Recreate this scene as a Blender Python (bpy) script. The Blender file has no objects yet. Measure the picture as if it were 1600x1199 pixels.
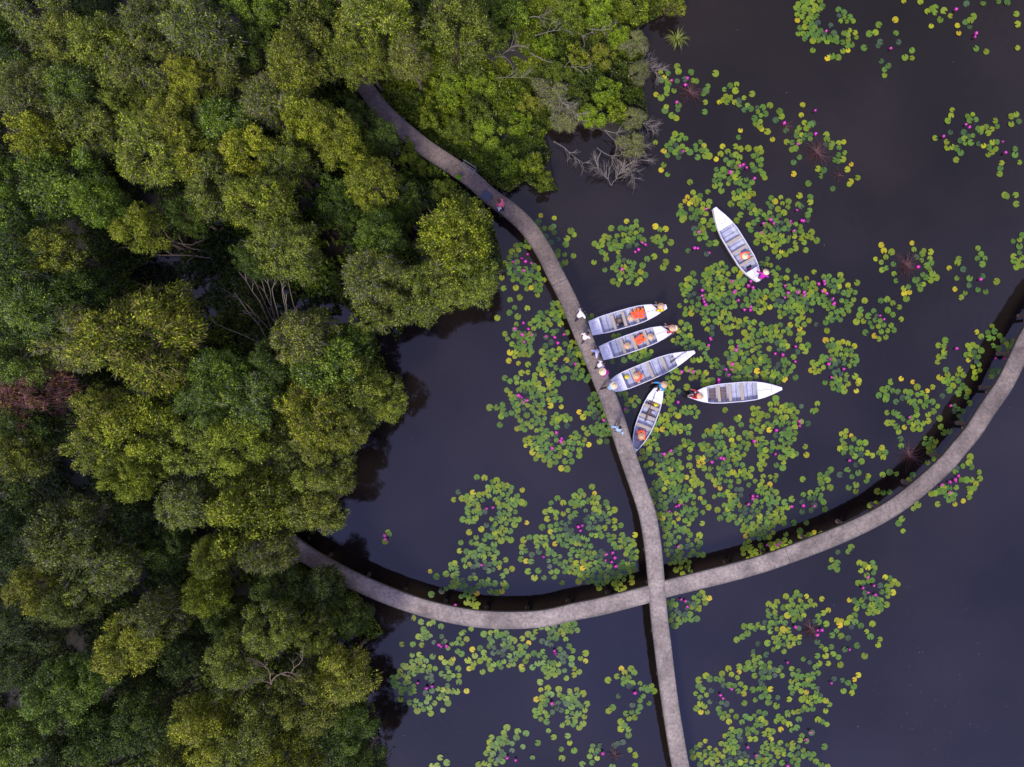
import bpy, math, random
import numpy as np
from mathutils import Vector, Matrix

scene = bpy.context.scene
col = scene.collection
R_ = math.radians

# ------------------------------------------------------------------ camera, sky, sun, exposure
CAM_H = 48.0          # drone height above the water (m)
FPX = 1066.7          # 24 mm lens on a 36 mm sensor, expressed in photo pixels
cam_d = bpy.data.cameras.new("camera"); cam_d.sensor_width = 36; cam_d.lens = 24
cam_d.clip_end = 5000
cam = bpy.data.objects.new("camera", cam_d); col.objects.link(cam)
cam.location = (0, 0, CAM_H); cam.rotation_euler = (0, 0, 0)
scene.camera = cam

world = bpy.data.worlds.new("World"); scene.world = world; world.use_nodes = True
wn = world.node_tree; wn.nodes.clear()
SUN_EL, SUN_ROT = R_(48), R_(202)
sky = wn.nodes.new('ShaderNodeTexSky'); sky.sky_type = 'NISHITA'; sky.sun_disc = False
sky.sun_elevation = SUN_EL; sky.sun_rotation = SUN_ROT
sky.air_density = 1.6; sky.dust_density = 2.0; sky.ozone_density = 2.0
# thin broken cloud: the sky texture mixed towards a grey of the same brightness
tc = wn.nodes.new('ShaderNodeTexCoord')
cn = wn.nodes.new('ShaderNodeTexNoise'); cn.inputs['Scale'].default_value = 3.4; cn.inputs['Detail'].default_value = 3
wn.links.new(tc.outputs['Generated'], cn.inputs['Vector'])
cr = wn.nodes.new('ShaderNodeMapRange'); cr.inputs[1].default_value = .35; cr.inputs[2].default_value = .65
cr.inputs[3].default_value = .62; cr.inputs[4].default_value = 1.0
wn.links.new(cn.outputs['Fac'], cr.inputs[0])
mx = wn.nodes.new('ShaderNodeMix'); mx.data_type = 'RGBA'
sep = wn.nodes.new('ShaderNodeSeparateXYZ'); wn.links.new(tc.outputs['Generated'], sep.inputs[0])
zr = wn.nodes.new('ShaderNodeMapRange'); zr.inputs[1].default_value = .35; zr.inputs[2].default_value = .80
wn.links.new(sep.outputs[2], zr.inputs[0])
zc_ = wn.nodes.new('ShaderNodeMix'); zc_.data_type = 'RGBA'      # pale haze low down, bluer overhead
zc_.inputs[6].default_value = (4.2, 3.8, 3.6, 1); zc_.inputs[7].default_value = (6.6, 6.9, 12.8, 1)
yr = wn.nodes.new('ShaderNodeMapRange'); yr.inputs[1].default_value = .45; yr.inputs[2].default_value = -.45
wn.links.new(sep.outputs[1], yr.inputs[0])
zb = wn.nodes.new('ShaderNodeMix'); zb.data_type = 'RGBA'        # greyer cloud to the north, bluer clearing to the south
zb.inputs[6].default_value = (6.6, 6.0, 8.2, 1); zb.inputs[7].default_value = (8.0, 9.2, 24.0, 1)
wn.links.new(yr.outputs[0], zb.inputs[0]); wn.links.new(zb.outputs[2], zc_.inputs[7])
wn.links.new(zr.outputs[0], zc_.inputs[0]); wn.links.new(zc_.outputs[2], mx.inputs[7])
wn.links.new(cr.outputs[0], mx.inputs[0]); wn.links.new(sky.outputs[0], mx.inputs[6])
bg = wn.nodes.new('ShaderNodeBackground'); bg.inputs['Strength'].default_value = 0.10
wn.links.new(mx.outputs[2], bg.inputs['Color'])
wo = wn.nodes.new('ShaderNodeOutputWorld'); wn.links.new(bg.outputs[0], wo.inputs[0])

sd = bpy.data.lights.new("sun", 'SUN'); sd.energy = 3.3; sd.angle = R_(14); sd.color = (1, .93, .80)
sun = bpy.data.objects.new("sun", sd); col.objects.link(sun)
az = SUN_ROT
sdir = Vector((math.sin(az) * math.cos(SUN_EL), math.cos(az) * math.cos(SUN_EL), math.sin(SUN_EL)))
sun.rotation_euler = sdir.to_track_quat('Z', 'Y').to_euler(); sun.location = (0, 0, 60)

scene.view_settings.view_transform = 'Standard'; scene.view_settings.look = 'None'
scene.view_settings.gamma = 1; scene.view_settings.exposure = 0.22
scene.cycles.max_bounces = 6; scene.cycles.transparent_max_bounces = 4
scene.cycles.sample_clamp_indirect = 4

# ------------------------------------------------------------------ helpers
def at(px, py, z=0.0):
    """point of the place at height z seen at photo pixel px, py (nadir view)"""
    k = (CAM_H - z) / FPX
    return Vector(((px - 800) * k, -(py - 599.5) * k, z))
def mlen(px, z=0.0): return px * (CAM_H - z) / FPX

def tag(o, label=None, cat=None, group=None, kind=None):
    if label: o["label"] = label
    if cat: o["category"] = cat
    if group: o["group"] = group
    if kind: o["kind"] = kind
    return o
def empty(name, loc=(0, 0, 0), rz=0.0):
    o = bpy.data.objects.new(name, None); col.objects.link(o); o.empty_display_size = .3
    o.location = loc; o.rotation_euler = (0, 0, rz); return o
def link(name, me, mat=None, parent=None):
    o = bpy.data.objects.new(name, me); col.objects.link(o)
    if mat is not None:
        if len(me.materials) == 0: me.materials.append(mat)
    if parent: o.parent = parent
    return o

class MB:
    """collects verts and faces for one mesh object"""
    def __init__(s): s.v = []; s.f = []
    def add(s, vs, fs):
        b = len(s.v); s.v += [tuple(v) for v in vs]; s.f += [tuple(i + b for i in f) for f in fs]; return s
    def box(s, c, d, rot=None, bev=0.0):
        x, y, z = d[0] / 2, d[1] / 2, d[2] / 2
        b = min(bev, x * .9, y * .9, z * .9)
        vs = []; 
        if b <= 0:
            vs = [Vector((sx * x, sy * y, sz * z)) for sz in (-1, 1) for sx, sy in ((-1, -1), (1, -1), (1, 1), (-1, 1))]
            fs = [(3, 2, 1, 0), (4, 5, 6, 7)] + [(i, (i + 1) % 4, (i + 1) % 4 + 4, i + 4) for i in range(4)]
        else:
            rings = [(-z, b), (-z + b, 0), (z - b, 0), (z, b)]
            for rz_, ins in rings:
                xx, yy = x - ins, y - ins
                for sx, sy in ((-1, -1), (1, -1), (1, 1), (-1, 1)): vs.append(Vector((sx * xx, sy * yy, rz_)))
            fs = [(3, 2, 1, 0), (12, 13, 14, 15)]
            for r in range(3):
                for i in range(4): fs.append((r * 4 + i, r * 4 + (i + 1) % 4, r * 4 + 4 + (i + 1) % 4, r * 4 + 4 + i))
        if rot is not None: vs = [rot @ v for v in vs]
        return s.add([v + Vector(c) for v in vs], fs)
    def tube(s, pts, rad, n=6, cap=True):
        pts = [Vector(p) for p in pts]
        if not hasattr(rad, '__len__'): rad = [rad] * len(pts)
        vs = []; fs = []
        for i, p in enumerate(pts):
            a = pts[max(i - 1, 0)]; b = pts[min(i + 1, len(pts) - 1)]
            t = (b - a).normalized()
            u = t.orthogonal().normalized() if i == 0 else (u - t * u.dot(t)).normalized()
            w = t.cross(u)
            for k in range(n):
                q = 2 * math.pi * k / n; vs.append(p + (u * math.cos(q) + w * math.sin(q)) * rad[i])
        for i in range(len(pts) - 1):
            for k in range(n): fs.append((i * n + k, i * n + (k + 1) % n, (i + 1) * n + (k + 1) % n, (i + 1) * n + k))
        if cap: fs += [tuple(reversed(range(n))), tuple(range((len(pts) - 1) * n, len(pts) * n))]
        return s.add(vs, fs)
    def lathe(s, prof, c=(0, 0, 0), n=20, sx=1, sy=1, jit=0, rnd=None):
        vs = []; fs = []
        for r, z in prof:
            for k in range(n):
                q = 2 * math.pi * k / n; rr = r * (1 + (rnd.uniform(-jit, jit) if rnd else 0))
                vs.append((c[0] + rr * sx * math.cos(q), c[1] + rr * sy * math.sin(q), c[2] + z))
        m = len(prof)
        for i in range(m - 1):
            for k in range(n): fs.append((i * n + k, i * n + (k + 1) % n, (i + 1) * n + (k + 1) % n, (i + 1) * n + k))
        fs.append(tuple(range((m - 1) * n, m * n)))
        return s.add(vs, fs)
    def ball(s, c, r, nu=10, nv=7, rot=None):
        if not hasattr(r, '__len__'): r = (r, r, r)
        vs = []; fs = []
        for i in range(1, nv):
            th = math.pi * i / nv
            for k in range(nu):
                q = 2 * math.pi * k / nu
                vs.append(Vector((r[0] * math.sin(th) * math.cos(q), r[1] * math.sin(th) * math.sin(q), r[2] * math.cos(th))))
        vs += [Vector((0, 0, r[2])), Vector((0, 0, -r[2]))]; T = len(vs) - 2; B = T + 1
        for i in range(nv - 2):
            for k in range(nu): fs.append((i * nu + k, (i + 1) * nu + k, (i + 1) * nu + (k + 1) % nu, i * nu + (k + 1) % nu))
        for k in range(nu):
            fs.append((T, k, (k + 1) % nu)); fs.append((B, (nv - 2) * nu + (k + 1) % nu, (nv - 2) * nu + k))
        if rot is not None: vs = [rot @ v for v in vs]
        return s.add([v + Vector(c) for v in vs], fs)
    def build(s, name, mat, parent=None, smooth=False):
        me = bpy.data.meshes.new(name); me.from_pydata(s.v, [], s.f); me.update()
        if smooth: me.shade_smooth()
        return link(name, me, mat, parent)

# ------------------------------------------------------------------ materials
def node_mat(name):
    m = bpy.data.materials.new(name); m.use_nodes = True
    return m, m.node_tree, m.node_tree.nodes['Principled BSDF']
def mat(name, c, rough=.6, var=.12, scale=6.0, metal=0.0, spec=.5, bump=0.0, bscale=30.0, c2=None):
    """base colour broken up by object-space noise, with optional bump"""
    m, nt, p = node_mat(name)
    p.inputs['Roughness'].default_value = rough; p.inputs['Metallic'].default_value = metal
    p.inputs['Specular IOR Level'].default_value = spec
    t = nt.nodes.new('ShaderNodeTexCoord'); n = nt.nodes.new('ShaderNodeTexNoise')
    n.inputs['Scale'].default_value = scale; n.inputs['Detail'].default_value = 5; n.inputs['Roughness'].default_value = .6
    nt.links.new(t.outputs['Object'], n.inputs['Vector'])
    r = nt.nodes.new('ShaderNodeValToRGB')
    a = c2 if c2 else tuple(x * (1 - var * 2) for x in c)
    r.color_ramp.elements[0].color = (*a, 1); r.color_ramp.elements[0].position = .3
    r.color_ramp.elements[1].color = (*[min(1, x * (1 + var * .5)) for x in c], 1); r.color_ramp.elements[1].position = .68
    nt.links.new(n.outputs['Fac'], r.inputs[0]); nt.links.new(r.outputs[0], p.inputs['Base Color'])
    if bump:
        b = nt.nodes.new('ShaderNodeBump'); b.inputs['Strength'].default_value = bump; b.inputs['Distance'].default_value = .02
        n2 = nt.nodes.new('ShaderNodeTexNoise'); n2.inputs['Scale'].default_value = bscale; n2.inputs['Detail'].default_value = 4
        nt.links.new(t.outputs['Object'], n2.inputs['Vector']); nt.links.new(n2.outputs['Fac'], b.inputs['Height'])
        nt.links.new(b.outputs[0], p.inputs['Normal'])
    return m

def water_mat():
    m, nt, p = node_mat('pond_water')
    p.inputs['Roughness'].default_value = .035; p.inputs['IOR'].default_value = 1.40
    t = nt.nodes.new('ShaderNodeTexCoord')
    n = nt.nodes.new('ShaderNodeTexNoise'); n.inputs['Scale'].default_value = .09; n.inputs['Detail'].default_value = 4
    nt.links.new(t.outputs['Object'], n.inputs['Vector'])
    r = nt.nodes.new('ShaderNodeValToRGB')
    r.color_ramp.elements[0].color = (.0062, .0046, .0040, 1); r.color_ramp.elements[0].position = .35
    r.color_ramp.elements[1].color = (.0160, .0115, .0098, 1); r.color_ramp.elements[1].position = .7
    nt.links.new(n.outputs['Fac'], r.inputs[0]); nt.links.new(r.outputs[0], p.inputs['Base Color'])
    # faint wind ripple plus rings spreading from the boats
    n2 = nt.nodes.new('ShaderNodeTexNoise'); n2.inputs['Scale'].default_value = 2.2; n2.inputs['Detail'].default_value = 5
    mp = nt.nodes.new('ShaderNodeMapping'); mp.inputs['Scale'].default_value = (1, .55, 1); mp.inputs['Rotation'].default_value = (0, 0, .5)
    nt.links.new(t.outputs['Object'], mp.inputs[0]); nt.links.new(mp.outputs[0], n2.inputs['Vector'])
    h = n2.outputs['Fac']
    for (x, y, sc, w, reach) in ((6.2, 4.6, 1.9, .5, 5.5), (-3.0, -22.0, 2.1, .45, 6.0), (17.5, -1.2, 2.0, .4, 4.5)):
        m2 = nt.nodes.new('ShaderNodeMapping'); m2.inputs['Location'].default_value = (-x, -y, 0)
        nt.links.new(t.outputs['Object'], m2.inputs[0])
        ln = nt.nodes.new('ShaderNodeVectorMath'); ln.operation = 'LENGTH'; nt.links.new(m2.outputs[0], ln.inputs[0])
        s1 = nt.nodes.new('ShaderNodeMath'); s1.operation = 'MULTIPLY'; s1.inputs[1].default_value = 2 * math.pi * sc
        nt.links.new(ln.outputs['Value'], s1.inputs[0])
        s2 = nt.nodes.new('ShaderNodeMath'); s2.operation = 'SINE'; nt.links.new(s1.outputs[0], s2.inputs[0])
        fa = nt.nodes.new('ShaderNodeMapRange'); fa.inputs[1].default_value = .8; fa.inputs[2].default_value = reach
        fa.inputs[3].default_value = w * .5; fa.inputs[4].default_value = 0; nt.links.new(ln.outputs['Value'], fa.inputs[0])
        mu = nt.nodes.new('ShaderNodeMath'); mu.operation = 'MULTIPLY_ADD'
        nt.links.new(s2.outputs[0], mu.inputs[0]); nt.links.new(fa.outputs[0], mu.inputs[1]); nt.links.new(h, mu.inputs[2])
        h = mu.outputs[0]
    b = nt.nodes.new('ShaderNodeBump'); b.inputs['Strength'].default_value = .35; b.inputs['Distance'].default_value = .02
    nt.links.new(h, b.inputs['Height']); nt.links.new(b.outputs[0], p.inputs['Normal'])
    return m

def concrete_mat():
    m, nt, p = node_mat('weathered_concrete')
    p.inputs['Roughness'].default_value = .85
    t = nt.nodes.new('ShaderNodeTexCoord')
    def noise(sc, det, ro=.6):
        n = nt.nodes.new('ShaderNodeTexNoise'); n.inputs['Scale'].default_value = sc; n.inputs['Detail'].default_value = det
        n.inputs['Roughness'].default_value = ro; nt.links.new(t.outputs['Object'], n.inputs['Vector']); return n
    a = noise(.55, 5); r = nt.nodes.new('ShaderNodeValToRGB'); e = r.color_ramp.elements
    e[0].position = .28; e[0].color = (.14, .115, .10, 1); e[1].position = .70; e[1].color = (.41, .35, .30, 1)
    nt.links.new(a.outputs['Fac'], r.inputs[0])
    b = noise(5, 7, .8); r2 = nt.nodes.new('ShaderNodeValToRGB'); e = r2.color_ramp.elements
    e[0].position = .36; e[0].color = (.50, .50, .52, 1); e[1].position = .60; e[1].color = (1.08, 1.04, 1.02, 1)
    nt.links.new(b.outputs['Fac'], r2.inputs[0])
    mu = nt.nodes.new('ShaderNodeMix'); mu.data_type = 'RGBA'; mu.blend_type = 'MULTIPLY'; mu.inputs[0].default_value = 1
    nt.links.new(r.outputs[0], mu.inputs[6]); nt.links.new(r2.outputs[0], mu.inputs[7])
    # grime and algae along the edges: 'edge' runs 0 at the middle of the deck to 1 at its rims
    at_ = nt.nodes.new('ShaderNodeAttribute'); at_.attribute_name = 'edge'
    c = noise(2.6, 5, .7)
    ad = nt.nodes.new('ShaderNodeMath'); ad.operation = 'MULTIPLY_ADD'; ad.inputs[1].default_value = .62
    nt.links.new(at_.outputs['Fac'], ad.inputs[0]); nt.links.new(c.outputs['Fac'], ad.inputs[2])
    mr = nt.nodes.new('ShaderNodeMapRange'); mr.inputs[1].default_value = .74; mr.inputs[2].default_value = 1.15
    mr.inputs[3].default_value = 0; mr.inputs[4].default_value = .72
    nt.links.new(ad.outputs[0], mr.inputs[0])
    m3 = nt.nodes.new('ShaderNodeMix'); m3.data_type = 'RGBA'; m3.inputs[7].default_value = (.075, .07, .068, 1)
    nt.links.new(mr.outputs[0], m3.inputs[0]); nt.links.new(mu.outputs[2], m3.inputs[6])
    nt.links.new(m3.outputs[2], p.inputs['Base Color'])
    # deck colour multiplied darker towards the walkway ends
    et = nt.nodes.new('ShaderNodeAttribute'); et.attribute_name = 'age'
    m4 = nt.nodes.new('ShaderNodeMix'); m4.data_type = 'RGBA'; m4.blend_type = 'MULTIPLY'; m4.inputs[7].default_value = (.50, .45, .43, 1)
    nt.links.new(et.outputs['Fac'], m4.inputs[0]); nt.links.new(m3.outputs[2], m4.inputs[6])
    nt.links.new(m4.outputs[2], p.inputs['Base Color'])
    bp = nt.nodes.new('ShaderNodeBump'); bp.inputs['Strength'].default_value = .4; bp.inputs['Distance'].default_value = .02
    nt.links.new(b.outputs['Fac'], bp.inputs['Height']); nt.links.new(bp.outputs[0], p.inputs['Normal'])
    return m

def leaf_mat(name, stops, rough=.55):
    """leaf colour from the per-leaf 'tint' attribute, multiplied by the object's own colour"""
    m, nt, p = node_mat(name)
    p.inputs['Roughness'].default_value = rough; p.inputs['Specular IOR Level'].default_value = .25
    a = nt.nodes.new('ShaderNodeAttribute'); a.attribute_name = 'tint'
    r = nt.nodes.new('ShaderNodeValToRGB')
    while len(r.color_ramp.elements) < len(stops): r.color_ramp.elements.new(.5)
    for e, (pos, c) in zip(r.color_ramp.elements, stops): e.position = pos; e.color = (*c, 1)
    nt.links.new(a.outputs['Fac'], r.inputs[0])
    o = nt.nodes.new('ShaderNodeObjectInfo')
    mu = nt.nodes.new('ShaderNodeMix'); mu.data_type = 'RGBA'; mu.blend_type = 'MULTIPLY'; mu.inputs[0].default_value = 1
    nt.links.new(r.outputs[0], mu.inputs[6]); nt.links.new(o.outputs['Color'], mu.inputs[7])
    nt.links.new(mu.outputs[2], p.inputs['Base Color'])
    return m

M = {}
M['water'] = water_mat()
M['concrete'] = concrete_mat()
M['wetpile'] = mat('wet_pile_concrete', (.045, .035, .028), .7, .2, 3)  # dark reflection tone put into the pile colour so the stubs vanish
M['pile'] = mat('pile_concrete', (.20, .14, .12), .9, .2, 3, bump=.3)
M['mud'] = mat('marsh_mud', (.020, .014, .009), .8, .3, 1.2, c2=(.010, .012, .005), bump=.6, bscale=4)
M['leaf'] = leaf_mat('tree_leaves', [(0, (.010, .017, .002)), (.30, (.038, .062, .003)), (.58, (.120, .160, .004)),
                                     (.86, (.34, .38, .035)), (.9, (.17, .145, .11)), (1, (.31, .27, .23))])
M['bark'] = mat('grey_bark', (.17, .125, .085), .9, .3, 8, bump=.4)
M['dead'] = mat('bleached_wood', (.21, .18, .145), .8, .25, 5, bump=.3)
M['pad'] = leaf_mat('lily_pad', [(0, (.040, .060, .036)), (.25, (.050, .110, .026)), (.5, (.090, .172, .016)),
                                 (.72, (.185, .235, .010)), (.88, (.36, .33, .012)), (.95, (.46, .33, .014)), (1, (.44, .18, .02))], .48)
M['petal'] = mat('magenta_petals', (.70, .02, .50), .45, .15, 20)
M['stamen'] = mat('yellow_stamens', (.75, .45, .03), .6)
M['redstem'] = mat('red_lily_stems', (.095, .035, .035), .7, .25, 6)
M['white'] = mat('white_boat_paint', (.78, .77, .83), .42, .11, 4.5)
M['offwhite'] = mat('worn_white_gunwale', (.62, .61, .69), .45, .12, 6)
M['inner'] = mat('grey_boat_interior', (.42, .43, .52), .55, .16, 3)
M['rib'] = mat('dull_metal_rib', (.17, .17, .23), .5, .15, 6)
M['plank'] = mat('beige_seat_plank', (.40, .34, .27), .7, .12, 9)
M['slat'] = mat('brown_floor_slat', (.20, .13, .10), .8, .25, 9)
M['straw'] = mat('palm_leaf_straw', (.66, .42, .24), .75, .15, 22, bump=.3)
M['paleStraw'] = mat('pale_straw', (.78, .62, .38), .75, .12, 22, bump=.3)
M['orange'] = mat('orange_nylon', (.95, .15, .006), .6, .08, 8)
M['stripe'] = mat('magenta_tape', (.42, .015, .20), .4, .05)
M['black'] = mat('black_cloth', (.014, .013, .018), .8, .2, 8)
M['navy'] = mat('navy_cloth', (.018, .022, .055), .8, .2, 8)
M['wshirt'] = mat('white_cotton', (.78, .74, .84), .8, .06, 8)
M['lshirt'] = mat('lavender_cotton', (.48, .50, .78), .8, .08, 8)
M['bshirt'] = mat('pale_blue_cotton', (.30, .50, .80), .8, .08, 8)
M['blue'] = mat('bright_blue_cotton', (.015, .28, .62), .75, .1, 8)
M['yellow'] = mat('yellow_cotton', (.82, .66, .01), .75, .08, 8)
M['red'] = mat('red_cotton', (.58, .012, .03), .75, .1, 8)
M['magenta'] = mat('magenta_cotton', (.48, .004, .38), .75, .1, 8)
M['pink'] = mat('pink_cotton', (.80, .13, .22), .75, .08, 8)
M['skin'] = mat('tanned_skin', (.34, .155, .09), .6, .06, 8)
M['hair'] = mat('black_hair', (.010, .008, .008), .5, .2, 20)
M['brownhair'] = mat('brown_hair', (.07, .035, .02), .5, .2, 20)
M['eye'] = mat('dark_eye', (.01, .008, .008), .2)
M['crate'] = mat('brown_basket', (.12, .065, .05), .85, .25, 18, bump=.5)
M['bluetop'] = mat('dark_blue_tabletop', (.012, .020, .050), .4, .15, 5)
M['metal'] = mat('grey_steel', (.13, .12, .14), .5, .15, 6)
M['yplastic'] = mat('yellow_plastic', (.80, .66, .01), .4, .08)
M['oar'] = mat('dark_oar_wood', (.07, .055, .06), .6, .2, 8)
M['bamboo'] = mat('bamboo_pole', (.40, .30, .20), .6, .2, 8)
M['pplastic'] = mat('violet_plastic', (.55, .28, .62), .4, .08)
M['debris'] = mat('floating_specks', (.22, .22, .22), .7, .2, 8)

# ------------------------------------------------------------------ setting: water, marsh bank
mb = MB(); s = 1500
mb.add([(-s, -s, 0), (s, -s, 0), (s, s, 0), (-s, s, 0)], [(0, 1, 2, 3)])
tag(mb.build('water', M['water']), kind='structure')

def noise2(x, y, seed=0):
    rs = np.random.RandomState(seed); v = 0
    for k in range(6):
        a, b, c = rs.uniform(-1, 1, 3); f = .12 * 1.75 ** k
        v = v + np.sin(f * (a * x + b * y) * 3 + c * 9) / (1 + .45 * k)
    return v / 2.2

def inside(poly, x, y):
    r = np.zeros(len(x), bool); n = len(poly)
    for i in range(n):
        x1, y1 = poly[i]; x2, y2 = poly[(i + 1) % n]
        c = ((y1 > y) != (y2 > y)) & (x < (x2 - x1) * (y - y1) / (y2 - y1 + 1e-9) + x1)
        r ^= c
    return r

def bank(name, outline, z, mat_, seed):
    """low mud bank: wobbly outline, gently domed to z"""
    rnd = random.Random(seed); pts = []
    n = len(outline)
    for i in range(n):
        a = Vector(outline[i]); b = Vector(outline[(i + 1) % n]); k = max(2, int((b - a).length / 14))
        for j in range(k):
            p = a.lerp(b, j / k); pts.append(at(p.x + rnd.uniform(-6, 6), p.y + rnd.uniform(-6, 6), 0))
    c = sum(pts, Vector()) / len(pts); m = len(pts); vs = []
    for f, h in ((1, -.06), (.97, z * .4), (.9, z * .8), (.6, z), (.3, z)):
        vs += [c + (p - c) * f + Vector((0, 0, h + (rnd.uniform(-.03, .03) if h > 0 else 0))) for p in pts]
    fs = []
    for r in range(4):
        for i in range(m): fs.append((r * m + i, r * m + (i + 1) % m, (r + 1) * m + (i + 1) % m, (r + 1) * m + i))
    vs.append(c + Vector((0, 0, z))); fs += [(4 * m + i, 4 * m + (i + 1) % m, 5 * m) for i in range(m)]
    q = MB(); q.add(vs, fs); return tag(q.build(name, mat_, smooth=True), kind='structure')
MARSH = [(560, -120), (1060, -120), (1050, 15), (990, 45), (1008, 85), (1000, 120), (1014, 185), (985, 222), (940, 208), (895, 190), (866, 196), (848, 214), (862, 240), (850, 262), (872, 296), (846, 300), (820, 282), (796, 300), (770, 290), (742, 262), (690, 232), (640, 195), (590, 150)]
bank('ground', MARSH, .16, M['mud'], 3)
bank('ground', [(-120, -120), (520, -120), (520, 60), (500, 200), (500, 330), (380, 345), (280, 350), (190, 420), (150, 470), (-120, 470)], .10, M['mud'], 4)  # mud bank added over the forest water so gaps stay near black
bank('ground', [(-120, 480), (150, 480), (250, 500), (340, 580), (470, 600), (520, 690), (430, 840), (430, 960), (520, 1020), (500, 1320), (-120, 1320)], .10, M['mud'], 5)  # second added bank, keeps sky from reflecting in the lower forest gaps

# ------------------------------------------------------------------ raised concrete walkway
DECK = 1.78
def catmull(pts, step=.35):
    out = []
    P = [pts[0] + (pts[0] - pts[1])] + pts + [pts[-1] + (pts[-1] - pts[-2])]
    for i in range(1, len(P) - 2):
        n = max(2, int((P[i + 1] - P[i]).length / step))
        for j in range(n):
            t = j / n; a, b, c, d = P[i - 1], P[i], P[i + 1], P[i + 2]
            out.append(.5 * ((2 * b) + (c - a) * t + (2 * a - 5 * b + 4 * c - d) * t * t + (3 * b - a - 3 * c + d) * t ** 3))
    out.append(pts[-1]); return out
def normals2(line):
    ns = []
    for i in range(len(line)):
        t = (line[min(i + 1, len(line) - 1)] - line[max(i - 1, 0)]); t.z = 0; t.normalize(); ns.append(Vector((-t.y, t.x, 0)))
    return ns
def walkway(name, pix, w, top, label, skip=None, joints=(), end_tone=lambda p: 0.0):
    root = empty(name, at(pix[0][0], pix[0][1], 0)); tag(root, label, 'walkway')
    line = catmull([at(x, y, top) for x, y in pix]); ns = normals2(line)
    segs = [[]]; js = [at(x, y, top) for x, y in joints]; used = set()
    for i, p in enumerate(line):
        if skip and skip(p):
            if segs[-1]: segs.append([])
            continue
        segs[-1].append(i)
        for k, j in enumerate(js):
            if k not in used and (p - j).length < .2: used.add(k); segs.append([])
    rnd = random.Random(5)
    for sg in segs:
        if len(sg) < 3: continue
        vs = []; fs = []; ed = []
        prof = [(-1, -.22, 1.25), (-1, -.03, 1.2), (-.975, 0, 1), (-.8, .002, .62), (-.4, .004, .1), (0, .006, 0), (.4, .004, .1), (.8, .002, .62), (.975, 0, 1), (1, -.03, 1.2), (1, -.22, 1.25), (0, -.24, 1.2)]
        m = len(prof); et = []
        for q, i in enumerate(sg):
            p = line[i].copy()
            if q == len(sg) - 1 and i < len(line) - 1: p = line[i + 1] - (line[i + 1] - line[i]).normalized() * (.022 if not skip or not skip(line[i + 1]) else -.05)
            for a, h, e in prof:
                ww = w / 2 * (1 + .010 * math.sin(i * .31))
                vs.append(p + ns[i] * a * ww + Vector((0, 0, h)) - root.location); ed.append(e); et.append(end_tone(line[i]))
        for q in range(len(sg) - 1):
            for k in range(m): fs.append((q * m + k, (q + 1) * m + k, (q + 1) * m + (k + 1) % m, q * m + (k + 1) % m))
        fs += [tuple(range(m)), tuple(reversed(range((len(sg) - 1) * m, len(sg) * m)))]
        me = bpy.data.meshes.new('deck'); me.from_pydata([tuple(v) for v in vs], [], fs); me.update()
        a = me.attributes.new('edge', 'FLOAT', 'POINT'); a.data.foreach_set('value', ed)
        a = me.attributes.new('age', 'FLOAT', 'POINT'); a.data.foreach_set('value', et)
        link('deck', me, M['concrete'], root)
    # bents: two round piles under a cross beam every 2.7 m
    d = 1.0; last = line[0]
    for i in range(1, len(line)):
        d += (line[i] - last).length; last = line[i]
        if d < 2.7: continue
        d = 0
        if abs(line[i].x) > 42 or abs(line[i].y) > 32: continue
        p = line[i] - root.location; n_ = ns[i]; rot = Matrix.Rotation(math.atan2(n_.y, n_.x), 4, 'Z')
        b = MB(); b.box(p + Vector((0, 0, -.36)), (w * .62, .24, .24), rot.to_3x3(), .02); bo = b.build('cross_beam', M['pile'], root)
        for sd_ in (-1, 1):
            c = MB(); q = p + n_ * sd_ * w * .24
            c.tube([(q.x, q.y, -.6 ), (q.x, q.y, top - .48)], .11, 10)
            c.lathe([(.10, -.3), (.15, -.28), (.15, .05), (.12, .08), (.05, .09)], (q.x, q.y, 0), 10)
            c.build('pile', M['pile' if line[i].x > 20 else 'wetpile'], root, smooth=False)
    return root, line, ns
PATH_A = [(520, 60), (548, 103), (571, 137), (600, 175), (657, 225), (704, 257), (738, 281), (764, 305), (793, 326), (820, 350), (839, 375), (854, 400), (866, 425), (879, 450), (891, 475), (906, 512), (922, 550), (942, 600), (961, 650), (977, 700), (994, 750), (1011, 800), (1020, 850), (1025, 900), (1027, 925), (1031, 970), (1036, 1010), (1042, 1060), (1049, 1110), (1057, 1160), (1064, 1199), (1074, 1250), (1085, 1300)]
PATH_B = [(415, 815), (445, 842), (475, 865), (510, 886), (550, 907), (600, 929), (650, 947), (700, 960), (750, 968), (800, 970), (850, 967), (900, 956), (940, 948), (1010, 930), (1040, 921), (1100, 906), (1140, 896), (1200, 879), (1279, 850), (1338, 825), (1386, 800), (1422, 775), (1452, 750), (1479, 725), (1500, 700), (1521, 675), (1537, 650), (1554, 625), (1571, 600), (1590, 562), (1605, 530), (1632, 486), (1662, 441), (1700, 392), (1745, 342)]
W_A = mlen(26.5, DECK)
rA, lineA, nA = walkway('concrete_walkway', PATH_A, W_A, DECK, 'raised concrete walkway winding from the forest down past the moored white boats', joints=[(868, 431)], end_tone=lambda p: min(1, max(0, (p.y + 9) / 22)))
cr0 = at(1027.5, 926.5, DECK)
nearA = lambda p: (abs(p.y - cr0.y) < 3 and abs(p.x - cr0.x - (p.y - cr0.y) * -.12) < W_A / 2 - .12)
walkway('concrete_walkway', PATH_B, mlen(27.0, DECK), DECK - .013, 'raised concrete walkway sweeping in a wide arc from the trees to the right edge', joints=[(1222, 872)], end_tone=lambda p: min(.55, max(0, (p.x - 15) / 22)) if p.x > 0 else min(.35, max(0, (-p.x - 6) / 22)))
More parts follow.
